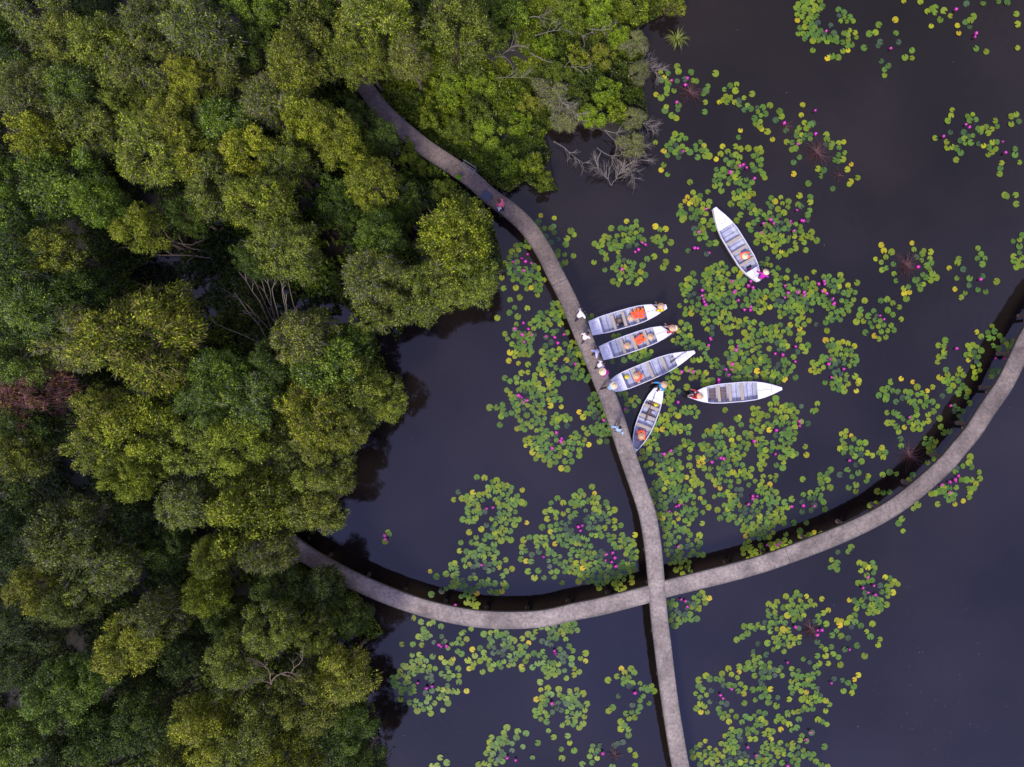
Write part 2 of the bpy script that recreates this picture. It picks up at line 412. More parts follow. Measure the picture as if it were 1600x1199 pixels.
# ------------------------------------------------------------------ foliage
def leaf_mesh(name, P, N, L, W, tint, rs, droop=None):
    """rhombic leaves at P with normals N, half length L, half width W"""
    n = len(P); N = N / np.linalg.norm(N, axis=1, keepdims=True)
    a = rs.normal(size=(n, 3)) if droop is None else droop + rs.normal(size=(n, 3)) * .35
    a = a - N * (a * N).sum(1, keepdims=True); a /= np.linalg.norm(a, axis=1, keepdims=True) + 1e-9
    b = np.cross(N, a)
    L = np.asarray(L).reshape(-1, 1); W = np.asarray(W).reshape(-1, 1)
    V = np.stack([P - a * L, P + b * W - a * L * .1, P + a * L, P - b * W - a * L * .1], 1).reshape(-1, 3)
    me = bpy.data.meshes.new(name)
    me.vertices.add(4 * n); me.vertices.foreach_set('co', V.astype(np.float32).ravel())
    me.loops.add(4 * n); me.loops.foreach_set('vertex_index', np.arange(4 * n, dtype=np.int32))
    me.polygons.add(n); me.polygons.foreach_set('loop_start', np.arange(0, 4 * n, 4, dtype=np.int32))
    me.polygons.foreach_set('loop_total', np.full(n, 4, np.int32))
    me.update(); 
    at_ = me.attributes.new('tint', 'FLOAT', 'FACE'); at_.data.foreach_set('value', np.clip(tint, 0, 1).astype(np.float32))
    return me

def sph(rs, n):
    v = rs.normal(size=(n, 3)); return v / np.linalg.norm(v, axis=1, keepdims=True)

def crown_mesh(seed, R=3.0, H=2.6, lobes=34, leaves=15000, twig=.05, leafL=.105, base=.42):
    """crown of unit place: origin at its centre; ragged dome of leaf clumps with gaps between"""
    rs = np.random.RandomState(seed)
    d = sph(rs, lobes); d[:, 2] = np.abs(d[:, 2]) * 1.25 - .38
    d /= np.linalg.norm(d, axis=1, keepdims=True)
    C = d * np.array([R, R, H]) * rs.uniform(.45, .80, (lobes, 1))
    ang = np.arctan2(d[:, 1], d[:, 0]); ph = rs.uniform(0, 6.3, 3)
    wob = 1 + .10 * np.sin(2 * ang + ph[0]) + .09 * np.sin(3 * ang + ph[1])
    C[:, :2] *= wob[:, None]
    r = R * rs.uniform(.17, .33, lobes); lt = rs.uniform(-.13, .13, lobes)
    k = rs.choice(lobes, leaves, p=r ** 2 / (r ** 2).sum())
    # leaves sit in small sprays on each clump
    nsp = 26; sp = sph(rs, lobes * nsp).reshape(lobes, nsp, 3); sp[:, :, 2] = sp[:, :, 2] * .8 + .25
    dirs = sp[k, rs.randint(0, nsp, leaves)] + rs.normal(size=(leaves, 3)) * .21
    dn = dirs / np.linalg.norm(dirs, axis=1, keepdims=True)
    q = rs.uniform(.35, 1.0, leaves) ** .45 * (1 + rs.normal(size=leaves) * .10)
    P = C[k] + dn * (r[k] * q)[:, None] * np.array([1, 1, .85])
    N = dn * .55 + sph(rs, leaves) * .75 + np.array([0, 0, .45])
    L = leafL * rs.uniform(.55, 1.25, leaves); W = L * rs.uniform(.33, .5, leaves)
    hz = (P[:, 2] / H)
    t = base + lt[k] + rs.normal(size=leaves) * .15 + .12 * q * (hz > -.2) + .15 * dn[:, 2] - .13  # tint lightens towards clump tops: young leaves, plus top light put into colour
    t = np.minimum(t, .85)
    spk = rs.rand(leaves) < .07; t[spk] = rs.uniform(.80, .88, spk.sum())
    tw = rs.rand(leaves) < twig
    t[tw] = rs.uniform(.9, 1.0, tw.sum()); L[tw] = rs.uniform(.18, .42, tw.sum()); W[tw] = .010
    return leaf_mesh('crown', P, N, L, W, t, rs, droop=(dn + d[k] * .8 + np.array([0, 0, -.35])) * .6)

def limb_pts(rs, a, b, n=5, w=.12):
    return [Vector(a).lerp(Vector(b), i / n) + Vector((rs.uniform(-w, w), rs.uniform(-w, w), 0)) * (0 if i in (0,) else 1) for i in range(n + 1)]
def trunk_mesh(seed, h=6.0, R=2.6):
    """tapered trunk from z=-h to 0 (crown centre), with limbs reaching into the crown"""
    rs = random.Random(seed); q = MB()
    p = limb_pts(rs, (0, 0, -h - .4), (rs.uniform(-.3, .3), rs.uniform(-.3, .3), .4), 7, .14)
    q.tube(p, [.20 - .15 * i / 7 for i in range(8)], 7)
    for j in range(7):
        s_ = p[rs.randint(3, 6)]; a = rs.uniform(0, 6.28); rr = R * rs.uniform(.45, .85)
        e = Vector((math.cos(a) * rr, math.sin(a) * rr, rs.uniform(-.2, 1.5)))
        l = limb_pts(rs, s_, e, 4, .16); q.tube(l, [.075, .06, .045, .03, .012], 5)
        for m_ in range(2):
            f = l[rs.randint(2, 3)]; q.tube([f, f + Vector((rs.uniform(-.8, .8), rs.uniform(-.8, .8), rs.uniform(.2, .9)))], [.022, .006], 4)
    me = bpy.data.meshes.new('trunk'); me.from_pydata(q.v, [], q.f); me.update(); me.materials.append(M['bark']); return me

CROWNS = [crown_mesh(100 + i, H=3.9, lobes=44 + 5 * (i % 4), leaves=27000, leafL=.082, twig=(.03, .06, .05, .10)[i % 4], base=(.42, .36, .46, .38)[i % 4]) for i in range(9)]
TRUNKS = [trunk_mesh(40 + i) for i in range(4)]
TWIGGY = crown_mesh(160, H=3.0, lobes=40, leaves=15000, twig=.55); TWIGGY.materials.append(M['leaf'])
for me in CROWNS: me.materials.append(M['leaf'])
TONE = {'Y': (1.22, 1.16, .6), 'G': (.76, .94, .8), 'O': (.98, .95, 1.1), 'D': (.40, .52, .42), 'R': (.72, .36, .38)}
KIND = {'Y': 'yellow green', 'G': 'mid green', 'O': 'grey olive', 'D': 'dark green', 'R': 'reddish brown'}
rnd = random.Random(11)
# photo position, crown radius in photo pixels, tone, what tells it apart
TREES = """
60 18 55 O second crown from the top left corner along the top edge
18 62 42 D in the top left corner at the left edge
112 78 50 O inland of the top left corner, between two dark crowns
178 92 58 O broad, inland from the top left corner
55 152 52 O at left, under the dark crown of the top left corner
12 118 40 G cut by the left edge just below the top left corner
122 150 44 G small, between two larger olive crowns in the upper left
155 205 48 O round, with a black gap on its left side
62 222 42 Y low and bright, near the left edge in the upper quarter
18 285 42 G cut by the left edge above the narrow black gap
112 288 64 G wide, left of the bright yellow crown group
168 322 42 G at the upper left end of the dark swamp opening
18 362 50 G cut by the left edge below the narrow black gap
92 398 44 O pale speckled, near the left edge above the reddish tree
38 432 62 G bushy, at the left edge level with the dark swamp opening
72 492 56 G two crowns up from the reddish tree on the left edge
138 458 44 D shaded, on the left rim of the dark swamp opening
122 532 54 O just left of the big round yellow crown
24 560 50 G directly above the reddish tree on the left edge
46 618 68 R with bare reddish twigs, on the left edge halfway down
242 532 84 Y largest and roundest, below the dark swamp opening
240 38 46 O at the top edge, first of the upper middle row
240 112 48 O behind the small bright crown in the upper left
322 62 64 O tall and dense, at the top edge left of centre
302 134 36 Y small and bright, in the upper left quarter
352 122 46 O between the small bright crown and the path
408 82 50 D shaded, at the top between two olive crowns
400 18 42 G at the top edge, small, left of the path
215 168 38 O small, left of the small bright crown
272 192 42 Y upper crown of the bright yellow group
244 244 54 Y left crown of the bright yellow group
312 252 50 Y lower right crown of the bright yellow group
366 204 52 G round, between the bright yellow group and the path
396 242 44 Y beside the round green crown, nearer the path
428 162 46 O above the gap where the path enters the forest
464 112 48 Y with hanging yellow twigs, left of the path's hidden end
504 52 56 O at the top, left of the bright crown over the path
484 192 46 Y with a long yellow streak, left of the path's hidden end
524 222 42 Y overhanging, first left of the visible path
452 258 40 O small, between the yellow streaked crown and the swamp opening
598 44 58 Y tallest bright crown at the top edge, over the path
574 92 34 O covering the hidden upper end of the path
642 98 34 O small, right of the path's hidden end
716 66 54 O solitary and grey, at the top right of the path
412 322 52 Y above the dark swamp opening
452 392 54 O with grey underside, above the bare leaning stems
342 292 48 O on the upper rim of the dark swamp opening
222 362 38 Y small, on the upper left rim of the dark swamp opening
302 338 34 D low, at the upper rim of the dark swamp opening
584 288 44 Y two tone, left of the blue table on the path
598 372 40 G in a dark clearing left of the pink dressed person
584 436 50 O left of the pond's upper inlet
652 468 46 O overhanging the upper left end of the open water
718 378 62 Y large, touching the path beside the pink dressed person
736 436 44 O with pale twigs, below the large crown by the path
592 482 46 O with brown tips, above the narrow water inlet
688 446 46 O on the water's upper left shore
532 318 38 D shaded, in the gap between two bright crowns
628 316 34 D low and shaded, between the path and the two tone crown
600 216 26 D overhanging the left side of the path
482 532 52 O at the foot of the bare leaning stems
522 572 60 G wide, left of the open water's upper left corner
566 612 54 O reaching into the water from the left
604 622 36 O outermost tip over the water on the left shore
492 648 56 Y two crowns in from the outermost shoreline tip
544 668 40 O below the outermost shoreline tip
432 566 42 D behind the bare leaning stems, shaded
346 588 48 G right of the largest round crown
392 628 50 G in the centre of the left forest
232 682 66 Y wide and pale, below the largest round crown
302 686 56 O second from left in the middle row of crowns
372 704 54 Y bright, in the middle row of crowns
462 692 44 O on the shore, fourth in the middle row of crowns
182 648 44 Y below left of the largest round crown
158 704 42 O hazy with grey twigs, above the black gap at left
208 742 40 Y with orange tinge, above the black gap at lower left
298 782 48 O with a bare white branch, lower middle of the forest
402 800 68 Y large, covering the left end of the arc walkway
476 764 60 O on the shore above the left end of the arc walkway
502 794 44 O on the shore just above the arc walkway's hidden end
520 728 42 O over the brown reflection on the left shore
326 632 42 G between the largest round crown and the middle row
62 668 48 D under the reddish tree on the left edge
48 712 40 O pale speckled, at the left edge above the black gap
22 652 36 D cut by the left edge below the reddish tree
122 832 64 O broad and grey, below the black gap at lower left
164 884 56 O below the broad grey crown at lower left
62 914 40 Y small and bright, at lower left near the edge
132 934 40 O with pale tips, at lower left
30 842 50 D cut by the left edge, below the black gap
212 822 44 D shaded, right of the broad grey crown
266 852 40 D shaded, left of the arc walkway's crown
338 862 34 Y small, just below left of the arc walkway's hidden end
332 922 36 Y small and round, in the shade below the arc walkway
430 852 42 O just below the arc walkway's hidden end
208 1002 52 Y tall and pale, lower left of the forest
252 958 44 O behind the tall pale crown at the lower left
296 1018 42 D shaded, right of the tall pale crown
62 972 46 D shaded, near the left edge in the lower quarter
96 1082 50 G near the left edge, second row from the bottom
26 1030 46 D cut by the left edge in the lower quarter
38 1142 52 G in the bottom left corner
138 1052 42 G small, left of the tall pale crown's foot
172 1132 52 D shaded, along the bottom edge at left
242 1112 50 D shaded, second along the bottom edge from the left
422 972 46 O with bare twisted limbs, below the arc walkway
494 984 34 O small and grey, below the arc walkway near the water
372 1024 48 O left of the twisted limbs, lower middle
540 1052 50 Y brightest green, on the shore below the arc walkway
482 1092 52 O inland of the brightest shore crown
322 1140 54 Y bright tipped, near the bottom edge
402 1132 58 O wide, near the bottom edge
448 1186 52 Y cut by the bottom edge below the wide crown
288 1192 48 O cut by the bottom edge, third from the left corner
548 1138 44 D shaded, on the shore near the bottom edge
572 1192 36 D at the bottom edge on the shore
442 918 44 D shaded, under the arc walkway's lower side
504 922 40 D shaded, beside the water under the arc walkway
362 962 40 D shaded, inland below the arc walkway
546 962 34 D at the water's edge just below the arc walkway
112 1192 50 D along the bottom edge near the left corner
534 94 40 O where the path disappears under the canopy
492 20 40 D shaded, at the top edge left of the bright crown
562 532 34 D low, at the end of the narrow water inlet
560 190 30 D under the canopy where the path disappears
402 408 30 D hanging over the swamp opening
"""
for ln in TREES.strip().splitlines():
    x, y, r, t, lab = ln.split(None, 4); x, y, r = int(x), int(y), int(r)
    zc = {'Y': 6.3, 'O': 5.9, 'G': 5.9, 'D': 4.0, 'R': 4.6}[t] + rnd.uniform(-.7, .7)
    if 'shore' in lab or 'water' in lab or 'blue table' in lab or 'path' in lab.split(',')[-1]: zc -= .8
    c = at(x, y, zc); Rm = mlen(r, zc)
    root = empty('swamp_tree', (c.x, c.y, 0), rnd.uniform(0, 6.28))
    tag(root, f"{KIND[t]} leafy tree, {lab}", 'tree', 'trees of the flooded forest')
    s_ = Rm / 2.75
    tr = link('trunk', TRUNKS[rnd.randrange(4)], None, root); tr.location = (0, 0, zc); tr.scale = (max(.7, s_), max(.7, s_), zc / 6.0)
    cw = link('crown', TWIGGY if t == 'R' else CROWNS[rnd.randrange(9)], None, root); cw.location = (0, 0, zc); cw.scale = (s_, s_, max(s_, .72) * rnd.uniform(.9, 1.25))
    v = rnd.uniform(.82, 1.16) * (.80 if y > 820 and x < 520 else 1); k = TONE[t]  # lower-left crowns darker: foliage tone plus corner vignette put into the colour
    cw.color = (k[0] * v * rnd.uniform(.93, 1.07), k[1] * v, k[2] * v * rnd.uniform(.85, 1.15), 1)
    cw.rotation_euler = (rnd.uniform(-.12, .12), rnd.uniform(-.12, .12), 0)

# shrubs of the marsh at the top
SHR = [crown_mesh(300 + i, R=1.6, H=1.0, lobes=22, leaves=9500, twig=(.02, .04, .02, .28)[i], leafL=.072, base=(.42, .50, .38, .40)[i]) for i in range(4)]
for me in SHR: me.materials.append(M['leaf'])
STEMS = []
for i in range(2):
    q = MB(); rs = random.Random(70 + i)
    for j in range(9):
        a = rs.uniform(0, 6.28); rr = rs.uniform(.4, 1.2); q.tube([(0, 0, -1.1), (math.cos(a) * rr * .5, math.sin(a) * rr * .5, -.5), (math.cos(a) * rr, math.sin(a) * rr, .3)], [.04, .03, .008], 5)
    me = bpy.data.meshes.new('stem'); me.from_pydata(q.v, [], q.f); me.update(); me.materials.append(M['bark']); STEMS.append(me)
STONE = {'Y': (1.0, 1.05, .5), 'G': (.90, 1.08, .4), 'O': (.98, .90, .6), 'D': (.58, .66, .4), 'W': (.80, .82, .62)}
SKIND = {'Y': 'yellow green', 'G': 'fresh green', 'O': 'olive', 'D': 'dark green', 'W': 'half dead grey twigged'}
SHRUBS = """
702 138 40 G right of the hidden upper end of the path
752 132 36 G second from the path in the upper marsh
668 186 24 Y small, close on the right side of the path
772 62 34 D near the top edge, right of the solitary grey crown
792 24 34 G at the top edge right of the solitary grey crown
742 172 34 D in the middle of the marsh beside the path
852 72 28 G below the topmost fallen white branch
888 26 30 D at the top edge above the fallen branches
932 18 34 G second from the right along the top edge marsh
966 58 26 G above the grey twigged tip of the marsh
996 14 30 Y rightmost but one at the top edge
1046 8 26 O rightmost at the top edge, reaching over the water
902 92 32 O among the fallen white branches
872 112 30 D under the long curved white branch
942 88 28 O left of the grey twigged tip
992 70 22 W on the upper tip of the marsh
862 150 28 W with pale hanging crown in the marsh centre
902 150 30 D below the long curved white branch
948 140 32 G in the right part of the marsh
924 182 32 G near the water below the dark leafy patch
962 172 28 Y at the right shore of the marsh
882 186 24 W above the dark inlet of the marsh
828 166 26 O left of the pale hanging crown
992 186 18 W small, at the right shore above the split branches
812 192 28 G left of the marsh inlet
762 208 36 G between the bench and the marsh inlet
716 206 28 D across the path from the forest, above the bench
792 250 32 G just above the blue table
832 258 28 Y on the marsh point, upper
852 286 20 Y on the lowest point of the marsh
988 228 22 W fanning over the water at the right shore
1000 112 18 W by the water lilies nearest the marsh
662 262 26 D on the forest side of the path opposite the bench
692 298 28 D forest side of the path, left of the blue table
642 232 24 Y overhanging the left side of the path
712 318 22 O close below the blue table on the forest side
742 22 30 D in the shade at the top edge
690 20 22 D beside the two bare trunks at the top edge
650 160 22 D at the right side of the path near the canopy
"""
for ln in SHRUBS.strip().splitlines():
    x, y, r, t, lab = ln.split(None, 4); x, y, r = int(x), int(y), int(r)
    zc = rnd.uniform(.9, 1.5); c = at(x, y, zc); s_ = mlen(r, zc) / 1.45
    root = empty('shrub', (c.x, c.y, 0), rnd.uniform(0, 6.28)); tag(root, f"{SKIND[t]} shrub, {lab}", 'shrub', 'shrubs of the marsh')
    st = link('stem', STEMS[rnd.randrange(2)], None, root); st.location = (0, 0, zc); st.scale = (s_, s_, 1.2)
    cw = link('crown', SHR[3] if t == 'W' else SHR[rnd.randrange(3)], None, root); cw.location = (0, 0, zc); f_ = 1.0 if t == 'W' else (.86 if y < 45 or x < 660 else .70); cw.scale = (s_ * f_, s_ * f_, min(s_, .8))
    k = STONE[t]; v = rnd.uniform(.85, 1.15); cw.color = (k[0] * v, k[1] * v, k[2] * v, 1)

def scatter(name, poly, n, zr, tone, seed, L=.09, dens=0.0, base=.4, kind_lab=None, holes=()):
    rs = np.random.RandomState(seed); xs = [p[0] for p in poly]; ys = [p[1] for p in poly]
    x = rs.uniform(min(xs), max(xs), n * 2); y = rs.uniform(min(ys), max(ys), n * 2)
    k = inside(poly, x, y)
    for h in holes: k &= ~inside(h, x, y)
    wx, wy = (x - 800) * .045, -(y - 599.5) * .045
    nz = noise2(wx * 3, wy * 3, seed); k &= nz > dens
    x, y, wx, wy, nz = x[k], y[k], wx[k], wy[k], nz[k]; m = len(x)
    P = np.stack([wx, wy, zr[0] + (zr[1] - zr[0]) * rs.rand(m) * np.clip(.35 + nz, .1, 1)], 1)
    kk = (CAM_H - P[:, 2]) / CAM_H; P[:, 0] *= kk; P[:, 1] *= kk
    N = sph(rs, m) * .7 + np.array([0, 0, .6]); l = L * rs.uniform(.5, 1.5, m)
    hue = noise2(wx * 1.2 + 40, wy * 1.2, seed + 5)
    t = base + .22 * hue + rs.normal(size=m) * .12; t = np.minimum(t, .84); tw = rs.rand(m) < .03; t[tw] = .95
    me = leaf_mesh(name, P, N, l, l * .38, t, rs); o = link(name, me, M['leaf']); o.color = (*tone, 1)
    tag(o, kind='stuff'); return o
tag(scatter('marsh_grass', MARSH, 210000, (.12, 1.25), (1.0, 1.0, .5), 8, L=.080, dens=-.70),
    'low green grass and creepers covering the marsh bank', 'undergrowth')
FOREST = [(-60, -60), (560, -60), (560, 150), (640, 225), (730, 300), (770, 350), (790, 420), (700, 470), (640, 500), (600, 560), (620, 640), (540, 690), (540, 760), (480, 850), (560, 930), (600, 990), (560, 1010), (590, 1060), (560, 1110), (600, 1230), (-60, 1260)]
GAP = [(300, 360), (360, 352), (390, 400), (470, 470), (520, 460), (560, 500), (470, 560), (380, 560), (330, 470), (250, 470), (200, 430)]
tag(scatter('swamp_undergrowth', FOREST, 260000, (.15, 2.4), (.50, .60, .34), 21, L=.11, dens=-.45, holes=(GAP,)),
    'dark low growth filling the gaps between the forest trees', 'undergrowth')
tag(scatter('swamp_weeds', GAP, 26000, (.02, 1.3), (.20, .25, .14), 33, L=.10, dens=-.30),  # weeds raised and darkened to hide the sky reflection on the water
    'sparse weeds floating in the dark swamp opening', 'undergrowth')

# bare leaning stems in the swamp opening
def stick(q, pts, r0, r1, seed=0, twigs=0):
    rs = random.Random(seed); P = [at(*p) for p in pts]; L = []
    for i in range(len(P) - 1):
        for j in range(3): L.append(P[i].lerp(P[i + 1], j / 3) + Vector((rs.uniform(-.05, .05), rs.uniform(-.05, .05), rs.uniform(-.03, .03))))
    L.append(P[-1]); n = len(L)
    q.tube(L, [r0 + (r1 - r0) * i / (n - 1) for i in range(n)], 6)
    for k in range(twigs):
        i = rs.randint(n // 3, n - 1); d = (L[min(i + 1, n - 1)] - L[max(i - 1, 0)]).normalized()
        a = rs.uniform(.35, .9) * rs.choice((-1, 1)); d2 = Matrix.Rotation(a, 3, 'Z') @ d; ll = rs.uniform(.4, 1.3)
        e1 = L[i] + d2 * ll * .5 + Vector((0, 0, rs.uniform(0, .15))); e2 = L[i] + (Matrix.Rotation(a * .35, 3, 'Z') @ d2) * ll + Vector((0, 0, rs.uniform(.0, .25)))
        q.tube([L[i], e1, e2], [r1 * 1.2 + .008, r1 + .004, .004], 4)
        for z in range(3):
            d3 = Matrix.Rotation(rs.uniform(-.9, .9), 3, 'Z') @ d2; q.tube([e1, e1 + d3 * rs.uniform(.25, .6) + Vector((0, 0, rs.uniform(0, .2)))], [.009, .003], 3)
root = empty('bare_tree', at(455, 545)); tag(root, 'clump of pale bare stems leaning out over the dark swamp opening', 'tree')
for i, p in enumerate(([(472, 542, 0), (462, 490, 2.5), (450, 437, 5)], [(462, 545, 0), (450, 490, 2.5), (437, 432, 5)], [(446, 560, 0), (405, 470, 3), (373, 425, 5)],
                       [(430, 515, 0), (424, 470, 2), (418, 430, 4)], [(440, 522, 0), (420, 470, 2.5), (403, 425, 4.5)], [(445, 572, 0), (405, 510, 2.5), (366, 457, 4.5)],
                       [(436, 520, 0), (398, 440, 3), (378, 405, 5)], [(450, 548, 0), (436, 500, 2), (425, 452, 4)], [(468, 560, 0), (425, 520, 2), (385, 475, 4)], [(440, 555, 0), (395, 530, 1.5), (335, 505, 3)], [(410, 500, 0), (380, 470, 2), (345, 450, 3.5)], [(455, 530, 0), (445, 480, 2), (441, 445, 4)])):
    q = MB(); stick(q, p, .042, .020, i, 2); o = q.build('trunk', M['dead' if i % 2 else 'bark'], root); o.data.transform(Matrix.Translation(-root.location))
root = empty('bare_tree', at(330, 402)); tag(root, 'low bare limbs lying almost level across the dark swamp opening', 'tree')
for i, p in enumerate(([(335, 404, .3), (290, 399, .8), (238, 398, 1.4)], [(325, 372, .3), (300, 382, 1), (262, 378, 1.6)], [(262, 452, .3), (230, 449, .7), (200, 437, 1.2)], [(338, 395, .2), (300, 388, .8), (270, 375, 1.5)])):
    q = MB(); stick(q, p, .06, .025, 20 + i, 2); o = q.build('trunk', M['bark'], root); o.data.transform(Matrix.Translation(-root.location))
root = empty('bare_tree', at(678, 52)); tag(root, 'pair of slender bare trunks beside the solitary grey crown at the top edge', 'tree')
for i, p in enumerate(([(682, 48, 0), (689, 20, 3), (693, -20, 6)], [(676, 52, 0), (678, 20, 3), (679, -20, 6)], [(663, 42, .5), (662, 22, 2.2), (656, 4, 4)])):
    q = MB(); stick(q, p, .12 if i < 2 else .05, .07 if i < 2 else .02, 30 + i, 1 if i < 2 else 4); o = q.build('trunk', M['bark' if i < 2 else 'dead'], root); o.data.transform(Matrix.Translation(-root.location))
root = empty('bare_tree', at(420, 1075)); tag(root, 'twisted bare pale limbs among the crowns below the arc walkway', 'tree')
for i, p in enumerate(([(424, 1068, 7.0), (432, 1055, 7.8), (455, 1050, 8.2), (472, 1030, 8.6), (476, 1005, 8.9)], [(424, 1068, 7.0), (405, 1062, 7.8), (388, 1072, 8.2)], [(424, 1068, 7.0), (420, 1045, 8.2), (408, 1035, 8.6)], [(420, 1075, 0), (424, 1068, 7.0)])):
    q = MB(); stick(q, p, .045 if i < 3 else .12, .012 if i < 3 else .05, 40 + i, 6 if i < 3 else 0); o = q.build('limb' if i < 3 else 'trunk', M['bark'], root); o.data.transform(Matrix.Translation(-root.location))

DEAD = [([(820, 28, 1.2), (840, 26, 1.3), (860, 30, 1.1)], .07, 2, 'short straight white branch, topmost of the fallen ones in the marsh'),
        ([(836, 56, 1.4), (855, 50, 1.5), (880, 46, 1.4)], .06, 2, 'short white branch slanting up to the right, second from the top in the marsh'),
        ([(902, 51, 1.5), (916, 59, 1.5)], .06, 1, 'stub of white branch between two shrubs in the upper marsh'),
        ([(920, 45, 1.4), (950, 47, 1.4), (968, 52, 1.2)], .05, 4, 'grey branch ending at the upper right tip of the marsh'),
        ([(828, 83, 1.5), (850, 95, 1.6), (882, 104, 1.6), (918, 106, 1.3)], .065, 2, 'longest white branch, gently curved across the middle of the marsh'),
        ([(775, 122, 1.4), (800, 121, 1.5), (842, 123, 1.5)], .045, 3, 'thin level pale branch at the left of the marsh'),
        ([(870, 145, 2.2), (878, 160, 2.2), (902, 178, 2.0)], .05, 9, 'forked white twigs over the half dead shrub in the marsh centre'),
        ([(866, 222, .4), (890, 237, .4), (910, 255, .25)], .06, 5, 'brown branch slanting into the inlet from the marsh'),
        ([(932, 232, .3), (955, 245, .35), (980, 258, .4), (991, 278, .3)], .06, 14, 'forked dead branch lying on the water below the marsh'),
        ([(944, 203, .9), (970, 212, .9), (1000, 228, .6)], .055, 16, 'upper fan of bleached twigs over the water'),
        ([(946, 206, .8), (968, 228, .7), (1002, 250, .5)], .055, 18, 'lower fan of bleached twigs over the water'),
        ([(993, 185, .8), (1005, 192, .7), (1018, 199, .5)], .045, 8, 'small white fork pointing to the water lilies from the right shore'),
        ([(985, 98, .9), (1003, 98, .9), (1024, 110, .6)], .05, 16, 'grey twiggy branch reaching the water lilies nearest the marsh'),
        ([(955, 290, .2), (948, 275, .6), (935, 262, .9)], .05, 14, 'left half of the grey dead bush standing in the water'),
        ([(955, 290, .2), (965, 275, .6), (975, 262, .9)], .05, 14, 'right half of the grey dead bush standing in the water'),
        ([(800, 102, 1.2), (785, 85, 1.4), (805, 70, 1.5)], .04, 5, 'crooked grey branch at the left edge of the dark marsh hollow')]
for i, (p, r, tw, lab) in enumerate(DEAD):
    q = MB(); stick(q, p, r * .45, r * .16, 60 + i, int(tw * 2.0) + 1); tag(q.build('dead_branch', M['dead']), lab, 'branch', 'dead branches around the marsh')

# grass tuft standing in the water and floating specks
q = MB(); rs = random.Random(9); c = at(1057, 62)
for i in range(90):
    a = rs.uniform(0, 6.28); l = rs.uniform(.3, .95); d = Vector((math.cos(a), math.sin(a), 0)); w_ = Vector((-d.y, d.x, 0)) * .012
    b0 = d * rs.uniform(0, .15); m_ = b0 + d * l * .55 + Vector((0, 0, .35)); e = b0 + d * l + Vector((0, 0, .15))
    q.add([b0 - w_, b0 + w_, m_ + w_, m_ - w_, e], [(0, 1, 2, 3), (3, 2, 4)])
o = q.build('grass_tuft', mat('yellow_grass', (.20, .24, .03), .7)); o.location = c
tag(o, 'spiky yellow green grass tuft standing alone in the water near the top', 'grass tuft')
q = MB(); rs = random.Random(19)
for i in range(90):
    if i < 60: x, y = rs.gauss(1440, 55), rs.gauss(1090, 70)
    else: x, y = rs.uniform(620, 1590), rs.uniform(20, 1190)
    if y > 1195: continue
    c = at(x, y, .012); s_ = rs.uniform(.012, .03); a = rs.uniform(0, 3)
    q.add([c + Vector((math.cos(a + k * 2.1) * s_ * (1 + .7 * (k == 0)), math.sin(a + k * 2.1) * s_, 0)) for k in range(3)], [(0, 1, 2)])
tag(q.build('floating_specks', M['debris']), 'tiny pale specks of leaf litter drifting on the open water', 'debris', kind='stuff')
